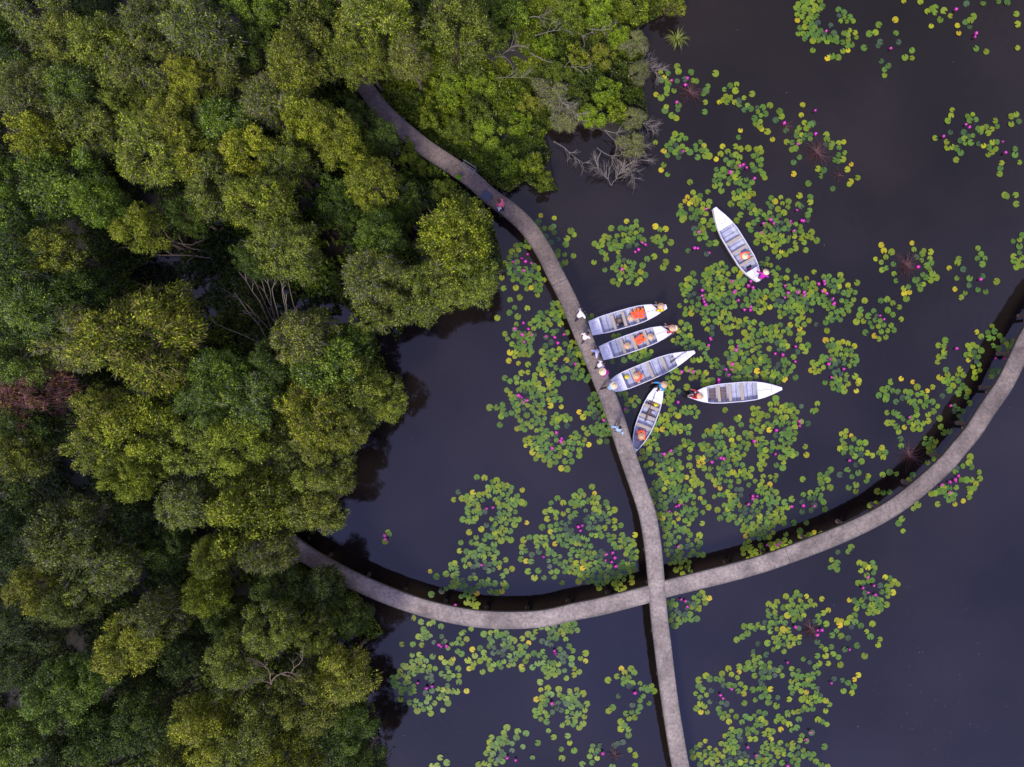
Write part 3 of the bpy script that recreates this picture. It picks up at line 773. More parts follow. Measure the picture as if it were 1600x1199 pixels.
# ------------------------------------------------------------------ water lilies
# one line per plant: label | flowers | pads (x,y = one pad, x,y,r = a crowded round patch; y yellow, g yellow green, d dull submerged)
LILIES = """
at the top edge, largest of the three upper right patches|1291,49|1265,10,22 1250,22,9g 1268,30,12 1258,50,12 1275,55,14 1300,62,9 1330,55,10g 1325,65,9 1320,28,9 1310,15 1333,33g 1270,79g 1300,88 1310,90g 1317,80 1246,32y 1293,91y 1325,79y 1311,25d 1298,40d 1303,52d 1319,52
small, between the two larger patches at the top right|1392,76|1373,39g 1358,53 1368,51 1350,75 1372,72d 1375,66d 1400,52 1404,66d 1425,79 1414,90 1425,91g 1377,96d 1388,103 1382,109 1382,118g 1399,31y
in the upper right corner with scattered yellow pads|1494,15 1525,52 1523,58|1496,40y 1455,41y 1516,32y 1412,2y 1438,3g 1461,12 1449,18g 1456,14 1461,20 1475,17 1485,25g 1469,31 1508,35 1515,42 1521,26g 1536,5 1574,4 1588,22g 1590,38 1498,52y 1525,76 1541,81g 1560,2 1590,75g 1510,6d
beside the marsh shore, with a red tangle of stems|1050,126 1074,123 1071,133 1057,160|1032,113g 1044,115 1060,112g 1058,104y 1080,113 1038,121y 1033,123 1034,125 1043,127 1044,132 1042,139 1053,142 1042,146 1025,148y 1033,153 1070,124d 1083,126 1088,127 1058,127d 1106,135 1103,142 1099,147 1102,160 1101,175 1060,165 1059,172d 1041,167 1039,173 1050,181g 1057,185y 1118,115g
chain of pads without flowers, right of the marsh shore's red tangle||1132,140 1141,134 1151,132g 1149,142 1175,147g 1135,153,7g 1142,153 1136,160 1148,160g 1124,160y 1155,163 1163,158,7 1168,165 1173,170 1182,172,7 1192,168 1203,165g 1196,178 1187,182,7 1179,185 1181,193 1188,190g 1187,198 1190,202y 1199,206g 1157,204y 1154,215 1207,218y 1218,174 1221,182g 1163,172d 1155,157d
around the upper right red burst of stems|1225,192 1274,173 1274,209 1246,226|1254,164y 1252,180y 1257,192g 1249,200 1267,195 1260,201g 1248,208,7g 1270,193d 1245,212 1252,216,7g 1262,213,7 1229,222g 1238,223 1237,234g 1243,232 1249,246 1240,254 1291,211g 1292,218 1300,225 1298,231 1290,226d 1310,224g 1318,222y 1311,231 1320,239g 1310,242 1317,249g 1310,252 1304,250 1278,264 1287,266 1283,275 1263,287 1330,257y 1324,265y 1329,284y 1327,288g 1340,278g 1301,295 1240,272y 1212,188d 1228,204d
in the upper water, nearest the grey dead bush|1067,237|1060,220,13 1063,232,11 1042,228 1048,234 1037,237y 1043,243 1060,246 1095,235,12 1090,246 1102,244 1108,244g 1094,222 1100,228y 1119,249y 1024,223g 1078,238 1037,258 1033,266y 1043,273
above the right hand bow of the topmost boat|1156,260 1162,258 1166,262 1141,269 1139,271 1179,279|1145,250,12 1150,262,9 1134,250 1140,256 1130,265 1126,270,11 1120,282,9 1135,285,8 1117,291g 1127,298 1150,278,8 1160,285,8 1165,295,11 1153,305,8g 1177,303g 1175,285 1149,229 1157,233 1169,232g 1184,235,6g 1183,242 1177,244 1188,252,7 1175,258g 1179,265 1188,267g 1192,272 1195,278g 1137,237g 1126,241g 1129,229y 1169,307y 1155,308g 1078,285g
at the bow and left side of the topmost boat|1092,363 1085,388 1090,388 1108,395 1103,327|1083,301g 1106,300 1094,306 1075,312,8y 1087,315,7g 1095,320,8g 1105,320,7 1064,322 1065,332,7 1066,344g 1068,341g 1080,327 1092,330,8 1103,335g 1085,338,7 1098,352,10 1090,360,7 1095,367,9 1112,345 1115,357 1118,380 1108,381 1075,392d 1104,397d
right of the topmost boat, dense with a dozen flowers|1245,329 1204,344 1193,350 1208,349 1235,346 1237,350 1252,345 1256,345 1240,361 1190,364|1142,319 1160,318,6 1169,317 1176,322,7 1178,330,7 1157,336 1151,345 1186,336,8 1207,317,8 1211,315y 1222,313,6g 1232,315 1205,323 1231,324 1249,306g 1266,308 1266,316 1265,329 1262,336 1247,320 1252,323d 1197,335,8 1210,340,8 1220,332,8g 1175,350,7 1173,359 1200,356,8 1215,352,8d 1230,352,8 1247,357,8 1262,345d 1190,370,8g 1182,379g 1200,377,10g 1215,373,10 1230,375,8 1217,390,8y 1196,388g 1235,392g 1243,388g 1255,370,10g 1245,375,8 1268,363 1276,376g 1268,372 1259,391g 1227,397g
separate round island between the curved walkway and the topmost boat|1003,379 1008,383 998,390 992,394 972,421|979,346y 994,346 994,353 955,357y 970,357 978,358 992,360,7 1002,360 1024,354y 1031,359 1040,358y 946,373,7 964,369 975,367g 985,372,8 1000,370,6 1005,376 1020,374 1028,375,6 1037,372 1048,379g 1031,383,7 1040,392g 929,381g 937,384,6g 940,394 946,397g 952,382 961,378 947,405g 962,380 955,388 966,388,7 980,380,7 995,383d 928,410g 967,402 1011,405 1022,401 975,407d 945,422 960,418,6 970,415,7 985,418,10 1004,415 1001,425y 1008,430 968,430,8 985,432,8 997,435,7 958,440g 967,444g 982,441 995,443y 1040,410g 1036,418g 1059,420g
right of the walkway below the pink dressed person||845,337y 866,341y 892,361y 897,367g 841,347 832,352 841,358 851,357 861,357g 865,354 853,370 841,365,6 872,374 886,373g 861,379 884,382 865,390 872,393 882,398 871,399 896,400g 883,410 870,412 877,414 862,402 866,364
under the left side of the walkway, touching the large overhanging tree|815,405 821,409 830,412 802,410 818,423 825,398|800,400,8 808,392,8 792,412,8 805,420,12 820,430,14 835,425,10 845,440,8 805,435,8 830,445,12 842,455,7 838,452,8 784,434 787,451 806,450y 830,450y 812,465y 826,383,7 812,388,6
left of the walkway level with the two upper moored boats|818,505 805,514 826,514 816,523 831,523 819,535 853,526 867,527 871,536 881,523|797,469 804,481 796,489 777,497g 809,495 824,482g 807,507 789,522g 793,530 808,520,8 815,530,10 829,528,8 800,538g 808,545,8 825,547,7 797,551y 807,553,6 818,553g 826,555g 843,494,6 855,490,7 845,505,7 855,503,8 868,495,7 868,480,8 878,492,6 875,505,6 850,513,6 835,507,7g 853,527d 864,520 870,517d 861,535d 852,541 886,520
left of the walkway level with the white shirted people|898,569|847,550 856,555,7 865,555,8 862,565,8 850,568,7 873,552,7 885,545,8 899,540,8 905,550,6 893,560,9 880,575,6 869,575 895,575,10 910,565,6 905,585,8 895,590 915,590,6 795,564y 810,568y 825,570g 789,591 797,596 807,591 815,583 825,582 836,587 835,594 828,598 845,580,8g 847,585y 860,588,8 871,599 881,591 858,599y 792,610 885,563y
left of the walkway with a tight row of five flowers|810,618 812,620 815,622 817,629 823,625|812,604,8 825,608,10 838,602,9 850,612,10 862,608,8 800,620,6 808,630,8 785,632 786,638 776,637 765,637g 785,644 783,651 781,664 796,647,6 805,645,6 815,635,8 828,630,10 842,625,10 855,625,8 870,622,7 877,636y 857,625y 860,634y 840,640,10 850,645 823,649 835,655,8 845,655,8 813,657 815,668,6 808,670y 828,665,6 820,672
yellow edged lower tip of the long patch left of the walkway|870,676 878,686 877,691 863,701 876,689|868,655,8 880,650,6 889,654,7 868,663,7 885,662,7d 840,670,9 850,675,6 842,683,8 855,680,8 864,686,7d 827,687,8g 825,695,6y 835,700,8 848,697,9 832,707y 843,710,7g 837,717g 853,707,8 865,702,9 880,700,9 892,695,8 898,685,8 907,690,8 920,695y 900,700,8 905,712g 872,712,8 885,710,8 850,719 860,722 868,722 859,727y 877,732y 886,733g 893,721 883,721
hugging the left side of the walkway opposite the narrow slanted boat|943,657|928,617 926,627,7 922,637 935,640,8 915,646 928,650,8 940,650,8 935,662,8 948,665,8 925,668,7 940,675,9 950,680,6 937,690 912,669 918,677 905,644y 911,652y 948,690d
upper of the two round patches in the lower left water|760,795 770,793|745,746 757,747g 776,751 769,753 762,761 775,764,7 790,761,7 799,762 739,770y 716,769d 709,781g 722,779 730,780,6 740,785,9 752,778,9 765,772,9 778,772,8 788,775,8 800,770,7 808,775 815,785 819,787 780,785,9 795,785,8 805,785,7 735,797,7 745,800,7 757,800d 785,795,9 797,797,8 805,800 723,812 735,812,7 743,810 775,812,8 790,810,9 800,812,7 811,812y 804,820 788,823,8 760,821d 770,826d 816,766y 823,817y 752,827y 733,832y 783,830,6 775,835,6 788,835,8 797,830 798,844 783,845g 765,838,6 757,843 744,840 753,853 737,848 720,848 718,861g 758,855 772,851
touching the arc walkway, lower of two round patches at left|753,883 711,945|735,866,8 748,862,8 760,865,8 772,865,7 730,878,7 742,880,8d 755,875,7 765,885,9d 773,880 778,884,7 790,875 791,893 785,900 787,912 790,916 784,924y 776,926g 766,924 773,912 765,912,7 753,913,7 738,903,6 727,885 707,883,8g 697,897 682,901 672,893y 710,900,8 712,910,8g 720,913,8 705,916 697,920 738,922,6 745,927y 732,927,7 735,937,8g 740,945,7g 725,930,6 674,929 690,924d 800,889y 745,850
large ring left of the walkway around three clustered flowers|904,823 910,822 907,829|907,768 911,774g 925,761g 929,771y 898,775 902,785,8 893,786 911,786 919,783 930,783,8 947,786 871,779 880,786 861,786 860,797 888,798 852,800 869,806,6 880,803 899,803 915,798d 930,793,7 935,800,8 948,800,7 960,797y 855,811 878,817d 892,808 918,812,7d 930,810,9d 943,805,7 950,815 960,814g 970,821 960,825g 847,824 860,823 870,825,7 885,820,7d 878,832,9 870,838,7 890,835,8d 900,840,8d 912,845,9 925,820,8d 930,832,8 940,838 950,836 935,825 945,825 860,831y 867,850y 880,848,9 893,852,9 905,856,9 917,858,8
ragged, left of the large ring with one flower|849,871|818,844 827,840 838,840 848,843,7 855,848,6 816,855 815,864 814,874 822,861 831,867d 842,862d 830,878 838,850,6 857,862,6 868,870,8 860,880,6d 878,880,7 825,893 841,892 835,903g 850,903 861,894 866,902 870,893 878,911 883,890,6 893,890,7g 822,877y
in the corner between the two walkways, with six flowers|947,866 957,864 961,872 947,876 956,878 962,885|955,842,7 965,850,8 975,843,8 985,850,8 992,836y 980,862,9 992,868,8 940,868,8d 930,868,7 918,868,7 908,872,8 895,870,7 905,885,9 915,892,9 925,885,9 938,885,9 950,893,9 963,896,9 975,883,9 985,885,8 900,880y 910,888y 904,909y 912,900,7 920,903,8 932,905,8 945,905,8 958,905,8 970,900,8 982,898,8g 935,915,7g 965,912,8g 972,920,6g 987,910y 985,905,7g
right side of the walkway just below the slanted boat|1048,705 1038,710|1020,680,8 1030,665,10 1047,670,12 1065,668,8 1075,672,7 1040,652,8 1050,645,9 1055,640,7 1025,655,7g 1015,690,8g 1010,705,8 1025,700,6 1005,715,6 1030,715,9d 1045,715,10 1060,705,7 1070,692,7 1078,698,7g 1010,725,7 1027,730,7 1045,728,9 1060,725,8 1077,715g 1077,728y 1093,722,8y 1090,715 1100,732y 1082,737g 1017,737 1023,755g 1035,745,8 1055,740,7 1035,671y 1025,672y
right side of the walkway midway between boats and crossing|1057,792 1060,790 1067,789 1046,800|1030,755,9 1045,752,9 1060,745,8 1073,746y 1083,752,7 1025,770,9 1040,770,9 1055,765,9 1070,762,8 1095,757 1027,785,8 1035,790,8 1050,780,7d 1065,778,7 1080,770,8 1098,768 1094,779y 1100,785 1085,785,7 1032,803,8 1043,810,8 1058,805,9 1072,800,9 1085,800,7 1098,801 1107,793g 1075,813,7 1097,818g 1060,811y 1035,810y
right of the walkway just above the crossing|1060,854|1042,820,8 1055,825,9 1070,825,8 1043,835,7 1058,840,8 1075,838,7 1093,837g 1045,848,7 1062,860,8 1075,850,7 1090,850,6 1043,862,7 1055,872,7 1070,870,8 1085,865,8 1098,867g 1048,878,7 1060,885,8g 1072,880,8g 1065,890,8g 1078,893g 1055,890,6g
three flowers, second column right of the walkway below the boats|1126,716 1131,717 1113,722|1108,674,7g 1105,680,8 1100,695,7 1117,667 1125,665 1122,680,7 1132,674g 1142,675,7 1143,688y 1123,693,6 1108,705,7 1107,715,8d 1120,710,6 1130,700,6 1140,705,8 1150,700,8 1165,697,7 1150,715,7 1147,717y 1160,708,7 1135,725,8 1125,735,7 1110,733 1145,738y 1120,750,7 1110,745 1107,744y 1135,745,7 1118,758y 1125,763y 1150,725 1140,755,7 1163,735,7g 1170,738,8g 1148,748,8 1160,727
four flowers, above the dark reflection of the arc walkway|1176,776 1176,780 1169,788 1183,776|1167,748,7 1170,758 1180,752 1192,750,6g 1208,746,6 1203,757y 1200,760,8 1190,765,8 1205,770,8 1212,780,7 1120,775,6 1121,797 1135,773,7 1145,778,8 1140,790,8 1150,788,8 1155,770,7d 1132,790 1125,810 1137,806,7 1147,808 1160,795,8d 1172,795,8 1185,790,9 1195,783,9 1207,790,8 1215,795 1155,812,7 1168,805,9 1180,803,7 1187,807y 1198,808,7 1210,803,7 1187,814y 1165,825,7 1175,820,8g 1175,835g 1190,822,9 1205,820,8 1215,813,7g 1223,808,7g 1225,818 1188,835,8 1200,835,9 1215,835,9 1228,835 1240,817 1240,830,8 1250,830 1260,817 1165,838y
in the arc walkway's dark reflection right of the crossing|1198,852 1219,848 1214,852|1170,852,7g 1163,862,6g 1178,862,8g 1190,855,6g 1205,850,8g 1220,845,8g 1232,850,7g 1215,858g 1228,842,7 1247,835,7g 1263,840,6g 1272,832y 1283,834 1311,825 1170,868,7g 1185,868g 1165,850g
slim vertical column of pads with three flowers at its foot|1255,791 1237,792 1272,791|1254,749g 1255,773 1237,780 1226,785 1227,795,6 1253,785d 1266,770y 1270,776,7 1272,790d 1282,775,7 1287,785 1289,796 1253,800d 1267,798d 1281,765,6 1283,755 1284,745,6 1293,740 1298,734 1293,750 1297,762g
dense, below and right of the isolated boat, with yellow left edge|1213,673 1249,659 1249,666 1211,710 1178,690|1212,623 1180,643,7g 1187,650,8g 1199,650y 1208,635,8g 1215,650,8 1225,640,8 1235,635,7g 1240,645,8 1252,635d 1252,659g 1262,662d 1177,665,9g 1188,668,8g 1202,672y 1200,665,7 1215,660,8 1228,655,9 1240,660,8 1215,680,7 1230,678,8 1240,672,7 1225,685,8 1235,685,7 1170,680,8 1155,685,7 1190,690,7 1197,692 1207,692 1182,695g 1188,703 1205,705d 1190,712,7g 1200,708,7 1212,700,6 1225,700,8 1235,705,7 1243,710,6 1190,722,8g 1187,730,6g 1213,727 1225,720,8 1235,722,8 1223,731 1248,690,8g 1258,698g 1260,711y 1153,655 1150,654 1158,664 1155,652y 1165,675,7 1273,635,6 1277,631g 1270,643 1275,641y 1116,635,6y 1125,637,6 1133,638,7g 1133,641y 1140,632,6
left end of the big central field, near the yellow shirted rower|1096,462 1099,468 1100,472 1103,477 1097,454|1083,428 1073,437y 1077,436y 1085,441 1070,450,7 1078,450 1067,456,6 1062,478g 1075,470,8 1075,485,8 1080,490y 1085,465,8 1095,485,7 1100,492,7 1091,476
upper left mound of the big central field below the topmost boat|1143,440 1147,458 1149,455 1154,470|1115,420,9 1128,417,8 1103,428,7 1105,438,8 1120,430,10 1135,430,9 1148,422y 1158,426y 1110,448,10 1125,445,10g 1140,445,9 1110,462,9 1125,460,9 1138,462,9 1120,475,9 1135,478,9 1112,488,9 1128,488,9 1145,475,7 1135,495,8 1147,505,9g 1138,515,8g 1145,510y 1130,512g
under the magenta dressed rower in the big central field|1173,440 1180,441 1170,447 1176,450 1163,484 1173,480 1173,485|1155,440,9 1155,452,9 1160,455,8 1170,465,9 1165,475,7 1183,460,8 1180,478,9 1193,475,9g 1187,487y 1200,462,9 1205,450,9g 1203,480y 1195,465y 1200,411,7 1216,419 1208,426 1231,423 1217,402 1190,412 1163,438 1185,470g
two stacked flowers in the middle of the big central field|1226,447 1231,458 1226,465|1215,440,9 1228,435,7 1218,455,9 1232,448 1215,470,8 1225,475,8 1233,480,7 1220,490,6 1219,495g 1212,430 1237,470
four flowers, right middle of the big central field|1247,457 1256,457 1256,462|1245,438,6g 1257,441,7 1270,445,8g 1240,460,9 1255,470,9 1270,465,9 1265,455,8 1265,480,8 1250,482,9g 1240,490,8 1240,505,9g 1255,500,8g 1250,515y 1264,501g 1253,520,7g 1235,508y
right end of the big central field|1279,444 1287,440 1288,444 1285,455 1292,459 1301,467 1304,473 1303,475|1290,433,7 1300,442,8 1310,440,7 1313,430y 1288,455y 1305,450,8 1325,446y 1339,442g 1295,475,8 1300,485,9 1312,490,8 1325,480,7 1320,465,8 1333,457,7 1335,468,7g 1322,472 1285,470,7 1300,495,8 1313,500 1290,504 1292,517g 1275,507d 1272,425y
off the right end of the big central field, with one flower|1375,494 1381,499|1351,470g 1376,470 1386,468g 1395,474 1405,480g 1345,484 1343,493 1338,503 1349,502 1365,486 1357,494 1387,485 1395,492 1369,500,7 1381,508 1363,510,7 1375,515,7 1378,522,7 1366,525y 1384,527g 1390,515,8g 1352,520 1373,530g 1408,499g 1387,517g
around the middle right red burst of stems|1435,417|1377,383y 1381,392y 1393,394g 1385,401,6 1384,402 1368,405y 1377,410 1378,422 1385,419 1397,428 1400,439 1425,380y 1428,390 1443,392g 1441,397g 1454,394g 1453,404 1440,407 1432,402d 1455,411 1448,415 1452,421 1442,430,7 1457,428 1463,434g 1454,438g 1434,437 1430,438 1419,448,6 1412,451 1413,459y 1416,467g 1421,457y 1440,445,6 1438,452 1396,413
loose scatter right of the middle red burst|1532,437|1528,388g 1533,397 1527,404 1539,404 1535,413 1498,405g 1496,411g 1483,419y 1505,421d 1495,435 1515,435 1535,432d 1514,446d 1492,452y 1508,458 1502,465g 1528,453 1540,456 1557,440g
cut by the right edge, above the end of the arc walkway||1570,305g 1573,307 1587,305 1588,319 1583,377 1593,375g 1597,368 1593,385 1584,401g 1597,403 1593,395 1583,408 1590,409 1588,418g 1596,415g
ball shaped patch right of the big central field|1298,562 1295,569 1318,577 1299,590|1297,536,7 1302,540 1310,537g 1317,534y 1325,537g 1335,541y 1303,545,7 1312,545 1322,548 1330,548 1300,553,6 1285,558 1310,555,6 1320,558,6 1330,555 1337,557 1338,563 1270,567g 1275,575,8g 1267,579y 1283,570,6g 1280,580 1300,570,8d 1318,568,6 1330,567,7 1310,565 1327,572 1310,585,7 1320,588,7 1305,590 1336,588g 1342,595y 1341,599y 1325,600g 1318,605g 1338,611y 1319,611y 1302,607 1310,609 1300,600 1289,598 1313,597,8 1290,560 1290,532y
by the right edge in the upper quarter, with five flowers|1509,195 1515,199 1567,222 1571,239 1474,213|1488,172g 1486,181 1481,189 1517,183,6 1525,187 1555,189g 1558,198 1528,201 1539,201,6g 1532,206 1544,208g 1550,202g 1461,216g 1479,222 1485,207d 1508,220,6 1519,213,6 1517,223 1480,231g 1488,230 1495,232 1501,239 1500,220d 1506,207d 1529,225 1537,228y 1545,230 1555,226,6 1556,233g 1550,238g 1544,242g 1494,250g 1586,233 1586,242 1593,254 1565,255 1563,263 1562,272g 1580,182y 1588,179y 1580,194 1592,190
right half of the field above the isolated boat|1211,553 1223,555 1243,542 1243,565|1165,503,7 1175,510,8 1187,515,9 1180,522,6 1200,518,7 1210,515,7 1219,508 1165,525,8g 1163,520y 1175,530 1190,530,8 1205,525,8 1218,520,8 1230,518,7 1220,533,8 1202,545g 1175,538 1160,538,8 1155,548,8 1170,545,8 1185,548,7 1182,556,8 1165,560,9 1178,568,8 1190,562,8 1195,558 1170,573,7 1200,570,8 1225,563 1228,575,6 1235,570,8 1215,573,7d 1197,580,8g 1210,582,7 1222,583,8 1183,580y 1235,580 1205,590,8 1220,593,7 1195,590 1216,598 1218,545,7d 1227,540,6 1248,531g 1255,545,8g 1262,540 1258,549g 1246,550d 1240,558 1243,590 1226,593y
left half of the field above the isolated boat|1152,541 1150,547 1144,569 1134,578 1143,578 1139,587 1123,594 1123,599|1142,535 1143,545 1150,555,7 1147,560g 1116,568,7 1120,573,7 1135,553 1140,560 1145,570,8g 1152,575,7 1150,585,8 1165,588,9 1175,590,8 1157,595,8 1124,583 1137,585d 1130,575d
between the red dressed rower and the isolated boat|1110,529 1111,531 1107,540 1065,581 1076,579 1083,581|1104,503,6 1123,503,7 1112,512d 1105,515 1112,522d 1100,545,7 1105,545 1085,537,7 1080,543 1101,553 1093,562g 1104,560 1083,563g 1055,585,8 1048,590,7 1062,582 1085,585,8g 1095,583,7g 1100,595,9g 1113,595 1103,583y 1074,577 1065,508,8g 1073,508 1060,517y 1056,512y 1055,531,7 1065,530,9 1075,528,8g 1072,538,7 1079,513 1120,500,6g
narrow strip of pads between the first, second and third moored boats||959,526 967,525 1000,553,9 990,557,6 1010,550,8 975,563 1003,560,7 957,565 920,495,6 962,528g
right of the slanted boat's bow, under its blue shirted rower|976,639 1059,629|1045,610,8 1043,625,8g 1050,640,8 1052,618 1045,650,7 1060,650y 1055,648 1073,605 1080,640,8 1085,648,7 1070,640,6 975,620,7 970,615 980,632 992,628,8 998,627 979,642 965,612 1060,612d 1046,600,7g
inside the arc's right end, above the burst of stems|1421,653|1373,618 1385,610,7 1385,619 1384,624 1395,611 1403,612 1415,612 1422,614 1433,605g 1449,611y 1457,605 1435,615,6 1425,623,7 1447,620g 1448,627 1433,630,7 1445,635 1457,628 1465,635 1458,643 1400,628d 1410,622d 1386,645g 1397,645 1404,649 1432,640 1432,648 1450,648g 1387,661g 1395,661g 1411,655 1401,667 1413,668y 1404,675 1425,660,7 1433,660 1427,670g 1437,670g 1442,662g 1450,658g 1468,654 1472,619d
in the dark reflection inside the arc's right end|1485,634|1483,610 1489,603 1497,615 1503,605,7 1513,612g 1515,630 1510,620 1495,635,6 1497,645,7 1505,643 1501,658 1507,665 1470,667g 1475,676 1484,674 1450,690,7 1462,690g 1455,700,8g 1459,697y 1449,723g 1460,717 1465,716
at the right edge beside the upper end of the arc walkway|1495,545 1555,560 1569,561|1550,510y 1554,518 1526,519y 1533,526g 1543,525,6 1545,528 1555,530,7 1562,525 1567,532 1577,540,7 1582,533 1466,540g 1475,541 1477,532 1475,550 1467,558 1465,566 1475,556 1512,540g 1520,545,8g 1515,555,8 1525,548,7 1533,548 1513,563y 1525,563,7 1530,570 1525,577,7g 1523,590g 1552,540 1560,545 1555,580,7 1548,590 1478,578 1478,590,6 1468,590y 1490,590,8g 1500,583,7g 1485,600,8 1475,595 1497,595 1408,592y 1392,597 1426,597y
loose cluster left of the burst of stems by the arc walkway|1327,720|1321,680,7g 1330,681y 1316,688 1334,686 1320,700,8 1343,692 1352,692g 1330,700 1337,708,7 1318,708 1346,702 1345,710 1355,708g 1363,712g 1346,721 1378,700y 1373,708 1383,707 1380,715g 1337,727d 1324,735 1341,739 1331,745 1354,747,6 1337,758 1326,762 1337,768 1379,742g 1390,738 1312,742d
few pads in the arc walkway's reflection below the burst of stems||1371,768g 1380,770 1390,769 1359,790g 1369,787 1420,750g 1426,742 1400,740 1408,697 1407,686d
outside the lower right of the arc walkway with six flowers|1497,744 1492,750 1484,754 1472,758 1484,770 1493,752|1516,714g 1514,723 1508,728,6 1518,730 1530,738g 1531,748g 1525,756y 1522,763 1517,765 1513,763 1516,770g 1514,777g 1505,783y 1492,788y 1465,788g 1485,777,7 1478,775 1492,773 1475,765,7 1468,768 1461,771 1455,772g 1494,762 1483,763 1502,750 1510,750 1518,750 1496,732d 1493,737 1427,795g 1434,789g 1409,811 1404,818 1411,830g
small ring just below the arc walkway at lower right||1343,880g 1350,883g 1350,885 1345,892g 1356,887y 1363,880 1366,888 1355,896,6 1365,895 1330,855 1325,862 1309,863d 1299,875 1303,885 1308,880 1297,887 1308,890
tight, with five flowers, lower right beyond the small ring|1356,902 1365,915 1357,926 1368,930 1348,919|1341,911 1348,911 1357,908 1363,907 1383,902y 1390,904 1394,910,7g 1403,913g 1386,917 1375,915d 1378,925 1388,925 1395,926y 1387,932 1352,930,7d 1362,935 1362,945g 1371,937 1377,938 1327,938y 1335,939 1343,945,8 1350,947 1360,948 1368,945 1376,945 1385,945g 1338,951y 1357,957g 1369,955,7g 1376,952
largest at lower right, around a dark red tuft of stems|1243,980 1277,985 1284,985 1277,992 1230,1036|1228,932g 1214,941g 1245,932,7 1236,938g 1251,938y 1260,932y 1266,939g 1284,936y 1267,945 1273,946 1203,950,7 1211,957g 1210,948y 1202,962 1229,952,6 1238,945 1253,947,8 1250,957,8 1245,957,9 1235,955 1230,962y 1225,967,8 1215,970,7 1205,972,7 1240,967,7g 1255,962,7 1163,979g 1173,979 1184,978,7g 1192,982g 1168,990 1160,995 1151,1000g 1195,973d 1218,978,8g 1223,983y 1226,986y 1205,985,7 1210,995,8g 1220,990g 1199,1005g 1232,985g 1248,982 1222,1000,10 1210,1008,8 1235,1003,9g 1245,1000,9 1220,1015,9 1235,1015,9 1248,1012,9 1262,1008,8g 1240,1025,8 1255,1022,8 1270,1010,7 1214,1023,7 1197,1023d 1184,1006d 1177,1018d 1255,1030 1265,1035d 1285,1023,7 1293,1020,8g 1290,1025y 1302,1022g 1310,1027 1277,1025 1280,1037 1294,1037g 1313,1039 1299,1011 1290,1015g 1283,1010 1277,1003d 1291,975 1300,984,7g 1300,993 1307,986 1314,994 1315,970y 1308,970y 1312,977y 1294,954y 1286,958 1278,963 1279,972 1272,971d
thin scatter right of the dark red tuft|1327,1015|1323,974y 1335,962 1328,966g 1336,972 1330,980d 1345,978 1363,975g 1354,987g 1360,995 1375,999g 1372,1008g 1339,1009 1351,1025 1320,1015d 1325,997d
ring around two flowers just right of the lower walkway|1126,1086 1130,1091 1143,1077|1103,1056g 1109,1061 1092,1063g 1119,1061 1127,1063 1138,1045g 1128,1053g 1143,1054g 1152,1059 1155,1042y 1155,1050y 1169,1036g 1165,1045 1092,1073 1098,1078 1087,1084 1104,1086 1094,1090 1111,1079d 1109,1097d 1094,1100y 1101,1104 1088,1107y 1095,1113y 1105,1113 1140,1071 1147,1072 1157,1069g 1164,1075 1153,1080 1162,1084y 1131,1071d 1127,1098d 1135,1100d 1176,1078 1186,1077 1163,1099g
flowerless, between the ring and the largest lower right patch||1180,1030,7 1175,1043,8 1188,1040,8 1202,1043,8g 1195,1053,9 1179,1056g 1190,1063,7 1205,1053,7 1216,1048 1222,1056g 1220,1043d 1180,1094 1195,1088,7 1195,1075,6 1204,1077y 1215,1090d 1203,1098d 1213,1103 1233,1093g 1200,1098 1210,1047d
just below the largest lower right patch|1299,1068|1237,1045 1245,1050,7 1240,1060,7 1237,1072,6 1245,1070,7 1253,1058 1264,1057,7 1275,1050,8 1270,1060 1278,1052 1238,1083 1257,1070 1265,1070,8 1275,1078,7 1252,1080y 1260,1082y 1253,1093y 1265,1090,7g 1275,1090,8 1262,1103,7g 1270,1108 1253,1110 1240,1113g 1230,1113 1290,1095y 1296,1101 1290,1111g 1303,1061d 1316,1063d 1325,1067 1334,1073 1341,1055y 1335,1062y 1318,1080 1331,1083 1247,1112 1248,1124
in the bottom right field beside the walkway, upper part|1168,1168 1181,1181|1123,1108 1125,1115 1135,1120,7 1143,1115,8g 1150,1120y 1139,1128y 1163,1125,7 1172,1123 1185,1120,8 1188,1130,8 1180,1140,7 1170,1143,7 1155,1143 1143,1140g 1145,1145,7 1133,1150g 1127,1162g 1140,1160,8 1152,1153,8 1165,1152,8 1175,1150,8 1180,1155g 1200,1147,7g 1207,1143y 1205,1155y 1135,1168,7 1150,1165,8 1195,1115 1102,1158y 1094,1164g
at the bottom edge right of the walkway||1085,1180,8 1098,1178,8 1112,1175,8 1110,1187,8 1123,1183,8g 1135,1182,8 1098,1190,8 1130,1195,9 1145,1190,9 1160,1195,9g 1175,1195,9 1160,1180,9d 1190,1190,9 1203,1190,9 1150,1175,8 1195,1178,8 1088,1168 1118,1196,7
at the bottom edge, right end of the lower field|1259,1157 1267,1144 1231,1197|1200,1165,9 1213,1165,9 1225,1168,8 1220,1178,7g 1235,1163,6g 1238,1170y 1250,1157g 1246,1162,8 1260,1158 1268,1145d 1253,1150 1278,1125 1285,1128 1292,1132 1288,1167 1253,1178,7 1262,1178 1270,1180,7 1275,1190g 1245,1190,8 1235,1180 1222,1192 1283,1195 1293,1198 1225,1128 1233,1132g 1216,1120,7 1221,1123g 1213,1127 1231,1117 1220,1140y 1237,1141 1245,1137
tucked in the lower right corner of the crossing walkways|1064,937 1071,939 1074,948|1050,945,8 1055,955,8 1060,965,9 1050,965,7 1058,970,7 1052,977 1070,968 1065,960,7 1078,960 1080,948,8 1087,950 1093,951g 1087,935,7 1097,927y 1101,935g 1108,935y 1102,942g 1092,930 1080,968 1089,967 1055,978g
